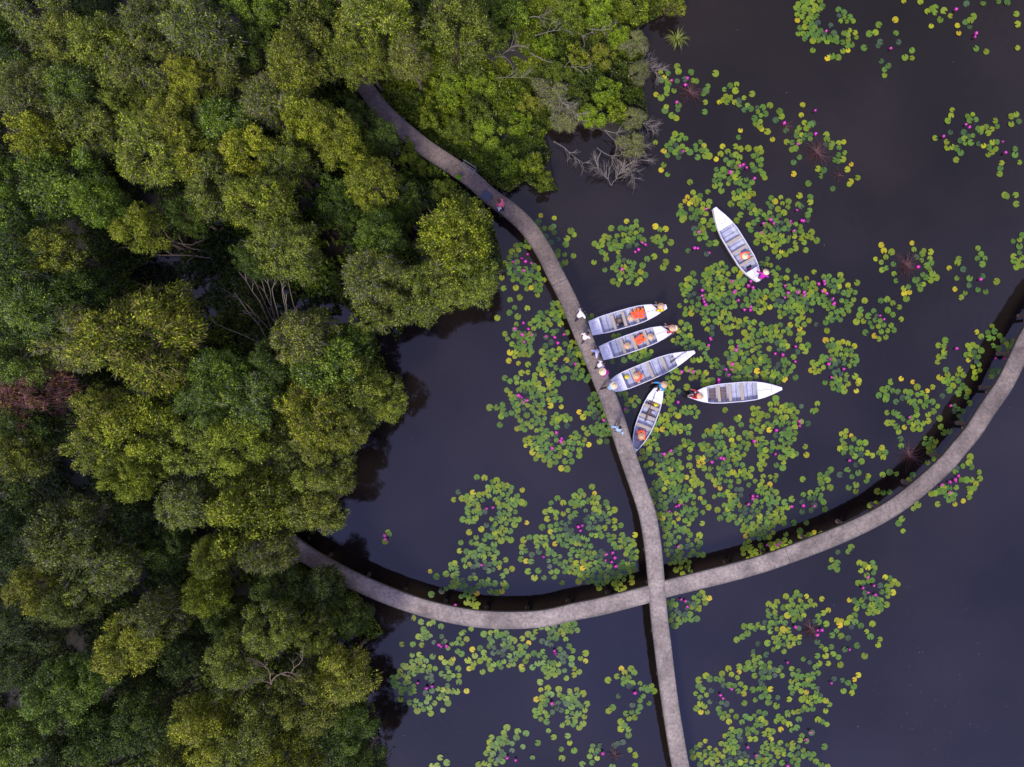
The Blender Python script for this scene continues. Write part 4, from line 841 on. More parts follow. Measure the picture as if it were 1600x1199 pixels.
below the arc walkway at left, around three close flowers|686,1008 689,1011 698,1010|646,966 658,972 675,972,6g 689,979 665,993,8 667,990 662,984 654,995 690,1000,7d 678,1004d 690,995d 725,988 721,990 736,983 729,999 718,1005,7 705,1010,7 715,1018 721,1022 628,1007 645,1007 659,1008 644,1024 655,1023g 676,1026 689,1028y 695,1035g 708,1030y 705,1035g
leftmost patch in the water beside the brown tree reflection|652,1067 675,1073 666,1075|625,1049g 630,1040 634,1042g 648,1035,7 660,1035,7 655,1045,9 667,1045,8 645,1050,8 680,1045 699,1044 690,1053 716,1045 717,1056g 717,1066 703,1055,7 695,1057 613,1059 621,1058 630,1055g 637,1060 615,1066 622,1070 617,1073 628,1078,8 640,1070,8 645,1078,7 641,1083 627,1082 670,1058,8d 675,1080d 665,1083d 699,1072 690,1080,7 700,1080g 707,1080 714,1081g 687,1090 697,1092 700,1099 679,1099 670,1090 663,1102,7 671,1106 653,1103,8 650,1095 640,1098 652,1111g 673,1115g 692,1110g 626,1093g 729,1080y
flowerless, directly under the middle of the left arc||738,1015y 750,1013 756,1020g 742,1025 757,1028 750,1033 731,1032g 740,1037g 738,1043y 733,1045y 754,1050 765,1010 756,991 772,990,7 770,997,7 785,995,7d 791,990 797,998 803,1001g 816,998 790,1008,8 787,1015 775,1018,7d 785,1023d 800,1013 812,1010 813,1018,7 826,1005y 821,1010 802,1023,7 805,1030 800,1037,7 790,1035,8 783,1043 770,1037,8 780,1037 767,1045 795,1040
below the arc just left of the lower walkway, two flowers|866,1017 867,1022|834,1021 825,1026g 821,1033 815,1042y 816,1046g 832,1043 837,987g 833,996 852,980,7 865,985,8 860,993,7 870,992g 880,985,7 890,978,8 898,975 902,985 895,985,7g 880,977 884,999 868,997 847,1002d 855,1005d 861,1008d 889,1010 895,1017 875,1018,8d 882,1030,7d 845,1021,7 848,1030,8 840,1037 855,1035,8 865,1038,8 850,1045 857,1045,7 865,1050,7 872,1050 882,1048 893,1038 897,1045 893,1029 855,1058 885,1060 905,1050g 897,1055g 907,1029 915,1021g 915,1033y 825,991g
round, lower middle with a single flower at its left|862,1099|844,1066g 845,1078y 856,1076 838,1093y 847,1091g 855,1085 861,1085 852,1095,7 852,1101 846,1101 874,1086 880,1090 890,1080 901,1078g 902,1086 911,1084g 873,1077g 890,1092,7 897,1092 882,1098d 893,1105 902,1100 908,1104 917,1100 885,1100 868,1103,7d 877,1110d 840,1110,7 837,1119 847,1115,7 855,1118 863,1113d 845,1124 854,1128 890,1117,7 898,1120,7 904,1115 888,1125,7 897,1128,7 905,1137 913,1120g 911,1131g 878,1133 914,1110g
stray pads at the bottom edge below the round lower middle patch||857,1142 865,1152g 887,1150 890,1161 897,1173 840,1161 877,1171 809,1143 822,1146 832,1184 878,1185 688,1184 698,1192 683,1197 675,1197
at the bottom edge left of the middle|806,1188 792,1184|792,1137g 787,1145y 788,1152 768,1152g 765,1160g 780,1155 785,1162 776,1162 793,1160 800,1162 807,1153 817,1167 768,1168,7 777,1170 760,1177 770,1178 783,1180,6d 767,1187 776,1188,7 785,1190 748,1195g 765,1195,7 757,1193g 800,1173d
thin crescent beside the lower walkway with one flower|992,1083|950,1063g 971,1045y 964,1057y 986,1045g 991,1051 976,1051 975,1062,7 982,1059 983,1072d 988,1068 1000,1068 1002,1077 1008,1074 1012,1078 1018,1072g 1022,1080y 966,1088d 988,1102d 1000,1095 1005,1088 1014,1099 1000,1105 957,1106 951,1111g 978,1115 987,1113 997,1112 992,1121y 983,1123g 970,1128g 970,1139g 977,1136,7 982,1140 982,1149
at the bottom edge beside a red submerged tuft|942,1178|926,1166 937,1165 934,1173 925,1180,7 930,1178 933,1185g 925,1192 965,1162d 973,1160d 960,1165d 984,1172 993,1180 910,1194 957,1198 992,1197
tiny and alone beside the left forest shore|601,837 603,843|606,832g 608,835 602,846g
"""
def pad_mesh(seed, notch):
    rs = random.Random(seed); n = 26; vs = [(0, 0, .012)]; fs = []
    for r, z in ((.5, .006), (.92, .0), (1.0, .018)):
        for k in range(n + 1):
            a = notch / 2 + (2 * math.pi - notch) * k / n
            rr = r * (1 + rs.uniform(-.03, .03) - (.22 * max(0, math.sin(5 * a)) ** 8 if seed == 4 and r > .9 else 0) + .02 * math.sin(3 * a + seed)) * (.93 if k in (0, n) and r > .9 else 1)
            vs.append((rr * math.cos(a), rr * math.sin(a), z + rs.uniform(-.01, .01) * r))
    m = n + 1
    for k in range(n): fs.append((0, 1 + k, 2 + k))
    for q in range(2):
        for k in range(n): fs.append((1 + q * m + k, 1 + (q + 1) * m + k, 1 + (q + 1) * m + k + 1, 1 + q * m + k + 1))
    return vs, fs
PADS = {}
PTINT = {'': (.36, .56), 'g': (.58, .72), 'y': (.78, .93), 'd': (.0, .2)}
prs = random.Random(77)
for fl, (t0, t1) in PTINT.items():
    PADS[fl] = []
    for i in range(5):
        vs, fs = pad_mesh(i, (.35, .5, .75, .3, .6)[i]); me = bpy.data.meshes.new('lily_pad'); me.from_pydata(vs, [], fs); me.update()
        tt = t0 + (t1 - t0) * i / 4; n = 27
        a = me.attributes.new('tint', 'FLOAT', 'POINT')
        # radial veins and a slightly older rim
        val = [tt + .02] + [tt + (.025 if k % 3 == 0 else -.015) + prs.uniform(-.015, .015) for k in range(n)] + [tt + (.02 if k % 3 == 0 else -.01) + prs.uniform(-.02, .02) for k in range(n)] + [tt + .05 + prs.uniform(-.04, .05) for k in range(n)]
        a.data.foreach_set('value', [min(max(v, 0), 1) for v in val]); me.materials.append(M['pad']); PADS[fl].append(me)
# flower: three whorls of pointed petals round a yellow heart
FL = []
for i in range(3):
    q = MB(); rs = random.Random(i)
    for w, (cnt, ln, tilt) in enumerate(((7, .150, .35), (7, .125, .75), (5, .085, 1.15))):
        for k in range(cnt):
            a = 2 * math.pi * (k + .5 * (w % 2)) / cnt + rs.uniform(-.1, .1); d = Vector((math.cos(a), math.sin(a), 0)); s_ = Vector((-d.y, d.x, 0))
            l = ln * rs.uniform(.88, 1.1); up = Vector((0, 0, 1)); m_ = d * l * .55 * math.cos(tilt) + up * l * .55 * math.sin(tilt); e = d * l * math.cos(tilt * .8) + up * l * math.sin(tilt * .9)
            q.add([d * .012, m_ + s_ * l * .24 - up * .004, e, m_ - s_ * l * .24 - up * .004, m_ - up * .012], [(0, 1, 4), (1, 2, 4), (2, 3, 4), (3, 0, 4)])
    q.tube([(0, 0, -.16), (0, 0, .01)], .008, 5)
    me = bpy.data.meshes.new('flower'); me.from_pydata(q.v, [], q.f); me.update(); me.materials.append(M['petal'])
    q = MB(); q.lathe([(.004, .01), (.024, .03), (.028, .06), (.012, .065)], n=8); me2 = bpy.data.meshes.new('stamen'); me2.from_pydata(q.v, [], q.f); me2.update(); me2.materials.append(M['stamen'])
    FL.append((me, me2))
grid = {}
def near(x, y, d):
    gx, gy = int(x // 8), int(y // 8)
    for i in range(gx - 1, gx + 2):
        for j in range(gy - 1, gy + 2):
            for a, b in grid.get((i, j), ()):
                if (a - x) ** 2 + (b - y) ** 2 < d * d: return True
    return False
PLANTS = []
for ln in LILIES.strip().splitlines():
    lab, fl, pads = ln.split('|'); single = []; blobs = []
    for t in pads.split():
        f = t[-1] if t[-1].isalpha() else ''; v = [float(a) for a in (t[:-1] if f else t).split(',')]
        (blobs if len(v) > 2 else single).append((v, f))
    PLANTS.append([lab, [tuple(float(a) for a in t.split(',')) for t in fl.split()], [(v[0], v[1], f, 1) for v, f in single], blobs])
for pl in PLANTS:
    for x, y, f, s_ in pl[2]: grid.setdefault((int(x // 8), int(y // 8)), []).append((x, y))
for pl in PLANTS:
    for (x, y, r), f in pl[3]:
        for k in range(int(r * r * .9)):
            a = prs.uniform(0, 6.283); d = r * math.sqrt(prs.random()) * .95; px, py = x + d * math.cos(a), y + d * math.sin(a)
            if near(px, py, prs.uniform(5.9, 7.6)): continue
            grid.setdefault((int(px // 8), int(py // 8)), []).append((px, py))
            ff = f
            if prs.random() < .10: ff = {'': 'g', 'g': '', 'y': 'g', 'd': ''}[f]
            pl[2].append((px, py, ff, 0))
# the patches hug boats and piles but no pad climbs a hull
SEQ = 0
def build_lilies(hulls):
    global SEQ
    for pl in PLANTS:
        lab, fl, pads, _ = pl
        pads = [p for p in pads if not any(h(*at(p[0], p[1], 0).xy) for h in hulls) and -14 < p[0] < 1614 and p[1] < 1212]
        if not pads: continue
        cx = sum(p[0] for p in pads) / len(pads); cy = sum(p[1] for p in pads) / len(pads)
        if fl: cx = .5 * cx + .5 * sum(p[0] for p in fl) / len(fl); cy = .5 * cy + .5 * sum(p[1] for p in fl) / len(fl)
        c0 = at(cx, cy, 0); root = empty('water_lily', c0)
        tag(root, 'water lily pads, ' + lab, 'water lily', 'water lily patches on the pond')
        pads.sort(key=lambda p: -((p[0] - cx) ** 2 + (p[1] - cy) ** 2) ** .5 * 0 - p[3])
        rest = MB(); 
        for i, (x, y, f, s_) in enumerate(pads):
            dc = math.hypot(x - cx, y - cy)
            if f == '' and dc < 16 and prs.random() < .35: f = 'd'
            if f == '' and dc > 26 and prs.random() < .28: f = 'g'
            if f == 'y' and prs.random() < .25: f = 'g'
            rad = {'': 4.9, 'g': 5.0, 'y': 4.6, 'd': 4.6}[f] * prs.uniform(.80, 1.12) * (.92 if s_ == 0 else 1.0)
            SEQ += 1
            z = .012 + .035 * prs.random() + (0 if f != 'd' else -.004)
            p = at(x, y, z); r = mlen(rad); an = math.atan2(c0.y - p.y, c0.x - p.x) + prs.gauss(0, .8)
            me = PADS[f][prs.randrange(5)]
            if i < 100:
                o = link('lily_pad', me, None, root); o.location = p - c0; o.scale = (r, r, r * 1.0)
                o.rotation_euler = (prs.gauss(0, .05), prs.gauss(0, .05), an); v = prs.uniform(.70, 1.12)
                o.color = (v, v * prs.uniform(.95, 1.05), v * prs.uniform(.8, 1.2), 1)
        for x, y in fl:
            if any(h(*at(x, y, 0).xy) for h in hulls): continue
            me, me2 = FL[prs.randrange(3)]; h = prs.uniform(.10, .2); p = at(x, y, h)
            o = link('flower', me, None, root); o.location = p - c0; s_ = prs.uniform(.72, 1.05); o.scale = (s_,) * 3; o.rotation_euler = (prs.gauss(0, .25), prs.gauss(0, .25), prs.uniform(0, 6))
            st = link('stamen', me2, None, o)
        if 'red' in lab or 'burst' in lab and 'around' in lab:
            pass
    # bursts of reddish leaf stalks spreading under and over the surface
    for i, (x, y, R, n, lab) in enumerate(((1275, 238, 27, 95, 'largest burst of dull red lily stalks, upper right of the pond'), (1417, 416, 27, 80, 'burst of dull red lily stalks in the middle of the right water'),
                                   (1420, 712, 26, 70, 'burst of red lily stalks just inside the arc walkway'), (1266, 983, 20, 75, 'dark red tuft of lily stalks at the lower right'),
                                   (1078, 145, 28, 60, 'loose tangle of brownish red stalks beside the marsh shore'), (960, 1180, 14, 36, 'small brown tuft of stalks at the bottom edge'),
                                   (1227, 198, 14, 26, 'small reddish tangle of stalks left of the largest burst'), (1310, 275, 13, 24, 'small brown tangle of stalks below right of the largest burst'),
                                   (936, 1178 - 130 + 80, 0, 0, ''))):
        if not n: continue
        rs = random.Random(200 + i); q = MB()
        for k in range(n):
            a = rs.uniform(0, 6.283); l = mlen(R) * rs.uniform(.35, 1.15); bend = rs.uniform(-.5, .5); pts = []
            for j in range(5):
                t = j / 4; aa = a + bend * t; pts.append((math.cos(aa) * l * t + rs.uniform(-.04, .04), math.sin(aa) * l * t + rs.uniform(-.04, .04), .01 + .12 * math.sin(t * 3.1) * rs.random() + .004 * rs.random()))
            q.tube(pts, [.011, .011, .010, .008, .006], 3, False)
        o = q.build('lily_stalks', M['redstem']); o.location = at(x, y, 0); tag(o, lab, 'lily stalks', 'bursts of lily stalks')
# ------------------------------------------------------------------ boats
HULLS = []
PROF = {
 'blunt': [(0, .80), (.08, .88), (.2, .97), (.35, 1), (.55, 1), (.68, .93), (.78, .78), (.87, .58), (.94, .38), (1, .22)],
 'round': [(0, .30), (.03, .52), (.08, .74), (.14, .90), (.24, .99), (.42, 1), (.6, .97), (.72, .86), (.82, .66), (.91, .40), (.97, .22), (1, .14)],
 'stern': [(0, .46), (.06, .60), (.15, .82), (.3, .97), (.5, 1), (.66, .93), (.8, .70), (.9, .44), (.97, .22), (1, .13)],
 'point': [(0, .10), (.03, .24), (.08, .46), (.15, .70), (.24, .90), (.36, 1), (.6, 1), (.72, .93), (.82, .74), (.91, .46), (.97, .22), (1, .12)],
 'spear': [(0, .16), (.04, .28), (.12, .55), (.22, .82), (.34, .98), (.55, 1), (.72, .98), (.83, .82), (.91, .56), (.97, .28), (1, .12)]}
def interp(tab, t):
    for (a, b), (c, d) in zip(tab, tab[1:]):
        if t <= c:
            u = (t - a) / (c - a); return b + (d - b) * u
    return tab[-1][1]
def boat(A, B, wpx, prof, dA, dB, thwarts, label, slats=(), ribs=None, capB=False, lines=True, shade=0.0):
    """open sampan from end A to end B (photo pixels at gunwale height)"""
    zg = .42; a = at(A[0], A[1], zg); b = at(B[0], B[1], zg); mid = (a + b) / 2; mid.z = 0
    L = (b - a).length; yaw = math.atan2(b.y - a.y, b.x - a.x); W = mlen(wpx, zg) / 2; tab = PROF[prof]
    root = empty('boat', mid, yaw); tag(root, label, 'boat', 'white sampans on the lily pond')
    X = lambda t: -L / 2 + L * t
    hw = lambda t: W * interp(tab, t)
    sh = lambda t: zg + .10 * abs(2 * t - 1) ** 3
    n = 30; T = [i / n for i in range(n + 1)]
    # outer hull and inner skin in one mesh
    q = MB(); vs = []
    for t in T:
        w, z = hw(t), sh(t); bz = -.10 + .28 * abs(2 * t - 1) ** 5
        vs += [Vector((X(t), s * w * k, zz)) for s, k, zz in ((-1, 1, z), (-1, .93, .10), (-1, .66, bz), (1, .66, bz), (1, .93, .10), (1, 1, z))]
    fs = []
    for i in range(n):
        for k in range(5): fs.append((i * 6 + k, i * 6 + k + 1, (i + 1) * 6 + k + 1, (i + 1) * 6 + k))
    fs += [(5, 4, 3, 2, 1, 0), tuple(n * 6 + k for k in range(6))]
    q.add(vs, fs); q.build('hull', M['white'], root)
    q = MB(); vs = []
    for t in T:
        w, z = hw(t) - .035, sh(t) - .012; fz = .09 + .22 * abs(2 * t - 1) ** 5; w = max(w, .02)
        vs += [Vector((X(t) * .985, s * w * k, zz)) for s, k, zz in ((-1, 1, z), (-1, .93, .20), (-1, .70, fz), (-.0, .0, fz - .01), (1, .70, fz), (1, .93, .20), (1, 1, z))]
    fs = []
    for i in range(n):
        for k in range(6): fs.append((i * 7 + k, (i + 1) * 7 + k, (i + 1) * 7 + k + 1, i * 7 + k + 1))
    q.add(vs, fs); q.build('inner_floor', M['inner'], root)
    # gunwale rails
    for s in (-1, 1):
        q = MB(); vs = []; fs = []
        for t in T:
            w, z = hw(t), sh(t)
            for dy, dz in ((-.045, -.03), (-.045, .012), (.014, .012), (.014, -.03)): vs.append(Vector((X(t), s * (w + dy), z + dz)))
        for i in range(n):
            for k in range(4): fs.append((i * 4 + k, (i + 1) * 4 + k, (i + 1) * 4 + (k + 1) % 4, i * 4 + (k + 1) % 4))
        fs += [(0, 1, 2, 3), (n * 4 + 3, n * 4 + 2, n * 4 + 1, n * 4)]
        q.add(vs, fs); q.build('gunwale', M['offwhite'], root)
    def plate(name, t0, t1, lift=.016, inset=.012):
        m = 10; vs = []; fs = []
        for i in range(m + 1):
            t = t0 + (t1 - t0) * i / m; w = max(hw(t) - inset, .015); z = sh(t) + lift
            for y, dz in ((-w, 0), (-w * .5, .012), (0, .018), (w * .5, .012), (w, 0), (w, -.03), (-w, -.03)): vs.append(Vector((X(t), y, z + dz)))
        for i in range(m):
            for k in range(7): fs.append((i * 7 + k, (i + 1) * 7 + k, (i + 1) * 7 + (k + 1) % 7, i * 7 + (k + 1) % 7))
        fs += [tuple(range(7)), tuple(m * 7 + k for k in reversed(range(7)))]
        q = MB(); q.add(vs, fs); return q.build(name, M['white'], root)
    pa = plate('bow_deck', 0.0, dA) if dA else None
    pb = plate('stern_deck', 1 - dB, 1.0) if dB else None
    if pa and lines and dA > .12:      # raised hatch frame on the bow plate
        t0, t1 = dA * .30, dA * .78; w = hw(dA * .5) * .52; z = sh(dA * .5) + .048; q = MB()
        q.box((X(t0), 0, z), (.018, 2 * w, .014)); q.box((X(t1), 0, z), (.018, 2 * w, .014))
        for s in (-1, 1): q.box(((X(t0) + X(t1)) / 2, s * w, z), (X(t1) - X(t0) - .02, .018, .012))
        q.build('hatch_frame', M['offwhite'], pa)
    if pb:
        t = 1 - dB * .42; q = MB(); q.box((X(t), 0, sh(t) + .042), (.022, hw(t) * 1.7, .03)); q.box((X((1 - dB + t) / 2), 0, sh(t) + .03), (X(t) - X(1 - dB) - .03, .012, .02))
        q.build('deck_seam', M['inner'], pb)
    for t in thwarts:
        w = hw(t) - .05; z = sh(t) - .09; q = MB(); q.box((X(t), 0, z), (.21, 2 * w, .035), bev=.008)
        th = q.build('thwart', M['plank'], root)
        q = MB()
        for s in (-1, 1): q.box((X(t), s * w * .62, (z + .11) / 2), (.05, .04, z - .13))
        q.build('support', M['rib'], th)
    k = ribs or 9; lo = dA + .035; hi = 1 - dB - .035
    for i in range(k):
        t = lo + (hi - lo) * i / (k - 1)
        if any(abs(t - h) < .03 for h in thwarts): continue
        w = hw(t) - .045; z = sh(t) - .03; q = MB()
        pts = [(X(t), -w, z), (X(t), -w * .92, .21), (X(t), -w * .68, .118), (X(t), 0, .11), (X(t), w * .68, .118), (X(t), w * .92, .21), (X(t), w, z)]
        q.tube(pts, .017, 4); q.build('rib', M['rib'], root)
    for t0, t1 in slats:
        q = MB(); w = hw((t0 + t1) / 2) * .62; m = 8
        for i in range(m): q.box(((X(t0) + X(t1)) / 2, -w + 2 * w * (i + .5) / m, .165), (X(t1) - X(t0), 2 * w / m * .55, .025))
        for t in (t0 + .01, t1 - .01): q.box((X(t), 0, .142), (.04, 2 * w, .02))
        q.build('floor_grating', M['slat'], root)
    inv = lambda x, y: ((x - mid.x) * math.cos(yaw) + (y - mid.y) * math.sin(yaw), -(x - mid.x) * math.sin(yaw) + (y - mid.y) * math.cos(yaw))
    def hit(x, y):
        u, v = inv(x, y); t = u / L + .5
        return -.01 < t < 1.01 and abs(v) < hw(min(max(t, 0), 1)) * .96 + .04
    HULLS.append(hit)
    P = lambda t, v, z: Vector((mid.x + math.cos(yaw) * X(t) - math.sin(yaw) * v, mid.y + math.sin(yaw) * X(t) + math.cos(yaw) * v, z))
    return root, P, yaw, W
B1 = boat((922, 513.5), (1041, 479.5), 28.5, 'blunt', .14, .27, (.31, .45, .61), 'uppermost of three moored white boats, rowed by a person in yellow')
B2 = boat((939, 552.5), (1057, 512), 28, 'blunt', .13, .28, (.29, .44, .60), 'middle one of three moored white boats, rowed by a person in red')
B3 = boat((948, 607), (1085, 550), 29, 'round', .20, .22, (.34, .50, .66), 'lowest of three moored white boats, with an oar across its empty stern')
B4 = boat((1030, 606.5), (990.5, 707), 28.5, 'stern', .21, .06, (.30, .45, .60), 'narrow grey floored boat slanting down against the walkway, held by a rower in blue')
B5 = boat((1076, 619.5), (1221, 607.5), 30.5, 'point', .20, .26, (.33, .45, .58), 'isolated white boat floating level to the right of the others, no passengers gear', slats=((.235, .305), (.355, .42)))
B6 = boat((1116, 325.5), (1186, 439.5), 30, 'spear', .26, .16, (.44, .57, .735), 'topmost white boat, pointing up left among lilies, rowed by a person in magenta')

# gear lying in the boats
def hat_mesh(r=.235, h=.15, n=24):
    q = MB(); prof = [(r, 0), (r * .99, .012)] + [(r * (1 - i / 8), .012 + h * (i / 8) ** .94) for i in range(1, 8)] + [(.006, h + .014)]
    return q.lathe(prof, n=n)
HATM = {}
def cone_hat(name, mat_, parent=None, s=1.0):
    if mat_ not in HATM:
        q = hat_mesh(); me = bpy.data.meshes.new('conical_hat'); me.from_pydata(q.v, [], q.f); me.update(); me.materials.append(M[mat_]); HATM[mat_] = me
    o = link(name, HATM[mat_], None, parent); o.scale = (s, s, s); return o
def brim_hat(name, parent):
    q = MB(); q.lathe([(.25, 0), (.25, .012), (.13, .03), (.115, .10), (.085, .135), (.02, .15)], n=24); return q.build(name, M['paleStraw'], parent, smooth=False)
def gear_hat(bt, t, v, z, lab, mat_='straw', tilt=(0, 0), s=1.0):
    o = cone_hat('conical_hat', mat_, s=s); o.location = bt[1](t, v, z); o.rotation_euler = (tilt[0], tilt[1], 0)
    tag(o, lab, 'hat', 'conical hats left in the boats')
def life_jacket(bt, t, v, z, rot, lab, s=1.0):
    root = empty('life_jacket', bt[1](t, v, z), bt[2] + rot); tag(root, lab, 'life jacket', 'orange life jackets')
    q = MB(); q.box((0, 0, .02), (.50, .46, .06), bev=.03); q.box((.30, .13, .03), (.16, .14, .06), bev=.03); q.box((.30, -.13, .03), (.16, .14, .06), bev=.03)
    q.build('back_panel', M['orange'], root)
    for sy in (-1, 1):
        q = MB(); q.box((-.02, sy * .135, .085), (.40, .20, .06), Matrix.Rotation(.08 * sy, 3, 'Z'), .028); f = q.build('front_panel', M['orange'], root)
        q = MB()
        for k in range(3): q.box((-.15 + k * .12, sy * .135, .119), (.032, .17, .008), Matrix.Rotation(.08 * sy, 3, 'Z'))
        q.build('stripe', M['stripe'], f)
    root.scale = (s, s, s)
life_jacket(B1, .66, .0, .42, 1.3, 'life jackets heaped across the rear seat of the uppermost moored boat', 1.15)
life_jacket(B1, .60, .04, .36, 1.9, 'second orange life jacket of the heap in the uppermost moored boat, half hidden', .95)
gear_hat(B1, .535, -.06, .30, 'pink tinted conical hat left of the life jackets in the uppermost moored boat')
gear_hat(B1, .70, .10, .30, 'conical hat half under the life jackets in the uppermost moored boat', tilt=(.2, .2))
life_jacket(B2, .51, .03, .32, .25, 'orange life jacket spread flat amid the middle moored boat', 1.18)
gear_hat(B2, .345, -.09, .34, 'tan conical hat beside the front seat of the middle moored boat')
gear_hat(B2, .66, -.02, .30, 'tan conical hat before the stern deck of the middle moored boat')
life_jacket(B3, .345, -.12, .40, .4, 'orange life jacket on the front seat of the lowest moored boat', 1.05)
gear_hat(B3, .335, .0, .52, 'tan conical hat lying on the life jacket in the lowest moored boat')
life_jacket(B4, .715, .02, .34, .5, 'orange life jacket in the narrow end of the slanting boat', 1.15)
gear_hat(B4, .745, .04, .50, 'tan conical hat on the life jacket in the slanting boat')
life_jacket(B6, .655, .05, .40, 1.2, 'orange life jacket between the seats of the topmost boat', 1.05)
gear_hat(B6, .665, .05, .52, 'pale conical hat on the life jacket in the topmost boat', 'paleStraw')
# basket and dark bag in the uppermost moored boat
root = empty('basket', B1[1](.385, -.02, .12), B1[2] + .1); tag(root, 'square brown basket in the uppermost moored boat', 'basket')
q = MB()
for (c, d) in (((0, .17, .15), (.40, .03, .30)), ((0, -.17, .15), (.40, .03, .30)), ((.185, 0, .15), (.03, .31, .30)), ((-.185, 0, .15), (.03, .31, .30))): q.box(c, d)
q.box((0, 0, .02), (.36, .31, .03)); q.build('body', M['crate'], root); q = MB(); q.box((.0, .0, .20), (.32, .28, .08), bev=.03); q.build('contents', M['slat'], root)
root = empty('bag', B1[1](.40, -.34, .14), B1[2] + .25); tag(root, 'soft black bag beside the brown basket', 'bag'); q = MB(); q.ball((0, 0, .11), (.27, .11, .11), 12, 8); q.build('body', M['black'], root, True)
q = MB(); q.tube([(-.12, 0, .2), (-.08, 0, .27), (.08, 0, .27), (.12, 0, .2)], .012, 5); q.build('handle', M['black'], root)
def bowl(bt, t, v, z, m_, lab, name='bowl', r=.13):
    q = MB(); q.lathe([(r * .6, 0), (r * .9, .05), (r, .11), (r * .93, .112), (r * .8, .05), (r * .3, .02)], n=18); o = q.build(name, M[m_]); o.location = bt[1](t, v, z); tag(o, lab, 'bowl' if name == 'bowl' else 'bag')
bowl(B1, .735, -.22, .16, 'pplastic', 'small violet bowl in front of the stern deck of the uppermost moored boat')
for bt, t, v, lab in ((B3, .245, .18, 'crumpled yellow bag beside the bow deck of the lowest moored boat'), (B4, .245, .26, 'crumpled yellow bag beside the bow deck of the slanting boat')):
    root = empty('plastic_bag', bt[1](t, v, .13), .4); tag(root, lab, 'bag', 'yellow plastic bags'); q = MB(); rs = random.Random(3)
    q.lathe([(.06, 0), (.14, .03), (.15, .09), (.09, .14), (.05, .16), (.02, .162)], n=14, jit=.14, rnd=rs); q.build('body', M['yplastic'], root)
    q = MB(); q.tube([(-.03, 0, .15), (-.07, .03, .21), (0, .05, .22), (.04, .01, .15)], .01, 5); q.build('handle', M['yplastic'], root)
def oar(p0, p1, lab, mat_='oar', blade=True, r=.02):
    d = p1 - p0; root = empty('oar', p0); tag(root, lab, 'oar'); q = MB(); q.tube([(0, 0, 0), d], r, 7); q.build('shaft', M[mat_], root)
    if blade:
        n_ = d.normalized(); s_ = Vector((-n_.y, n_.x, 0)).normalized(); q = MB(); b = d * .74
        vs = []
        for t, w in ((0, .02), (.2, .06), (.8, .075), (1, .05)):
            c = b + (d - b) * t * 1.02
            for z in (-.028, .028 + 0): vs += [c - s_ * w + Vector((0, 0, z * .3)), c + s_ * w + Vector((0, 0, z * .3))]
        fs = []
        for i in range(3):
            a = i * 4; fs += [(a, a + 4, a + 5, a + 1), (a + 2, a + 3, a + 7, a + 6), (a, a + 2, a + 6, a + 4), (a + 1, a + 5, a + 7, a + 3)]
        fs += [(0, 1, 3, 2), (12, 14, 15, 13)]
        q.add(vs, fs); q.build('blade', M[mat_], root)
oar(B3[1](.97, .32, .64), B3[1](.72, -.02, .50), 'dark oar lying across the empty stern of the lowest moored boat')
oar(B4[1](.09, -.16, .62), B4[1](.52, -.06, .36), 'dark oar lying along the middle of the slanting boat')
oar(at(1054, 520, .62), at(1036, 531, .40), 'thin bamboo pole held by the rower in red of the middle moored boat', 'bamboo', False, .013)
def crumple(bt, t, v, z, dims, m_, lab, name='cloth', seed=1, cat='cloth'):
    rs = random.Random(seed); n = 9; vs = []; fs = []
    for i in range(n):
        for j in range(n):
            x, y = i / (n - 1) - .5, j / (n - 1) - .5
            vs.append(Vector((x * dims[0] * (1 + rs.uniform(-.08, .08)), y * dims[1] * (1 + rs.uniform(-.08, .08)), .02 + rs.uniform(0, dims[2]))))
    for i in range(n - 1):
        for j in range(n - 1): fs.append((i * n + j, (i + 1) * n + j, (i + 1) * n + j + 1, i * n + j + 1))
    q = MB(); q.add(vs, fs); m = len(vs); q.add([v - Vector((0, 0, .02)) for v in vs], [tuple(reversed(f)) for f in fs])
    o = q.build(name, M[m_]); o.location = bt[1](t, v, z); o.rotation_euler = (0, 0, bt[2]); tag(o, lab, cat)
crumple(B4, .375, .10, .14, (.42, .42, .06), 'slat', 'brown mat on the floor between the first two seats of the slanting boat', 'mat', 4, 'mat')
crumple(B4, .36, .26, .20, (.16, .20, .05), 'lshirt', 'bluish cloth on the brown mat of the slanting boat', 'cloth', 5)
crumple(B6, .80, .0, .14, (.14, .40, .05), 'black', 'black cloth behind the last seat of the topmost boat', 'cloth', 6)
crumple(B6, .86 - .035, -.08, .20, (.10, .30, .07), 'stripe', 'purple cloth against the stern deck of the topmost boat', 'cloth', 7)
crumple(B4, .24, -.02, .14, (.30, .5, .05), 'slat', 'brown rag under the bow deck edge of the slanting boat', 'cloth', 8)

build_lilies(HULLS)

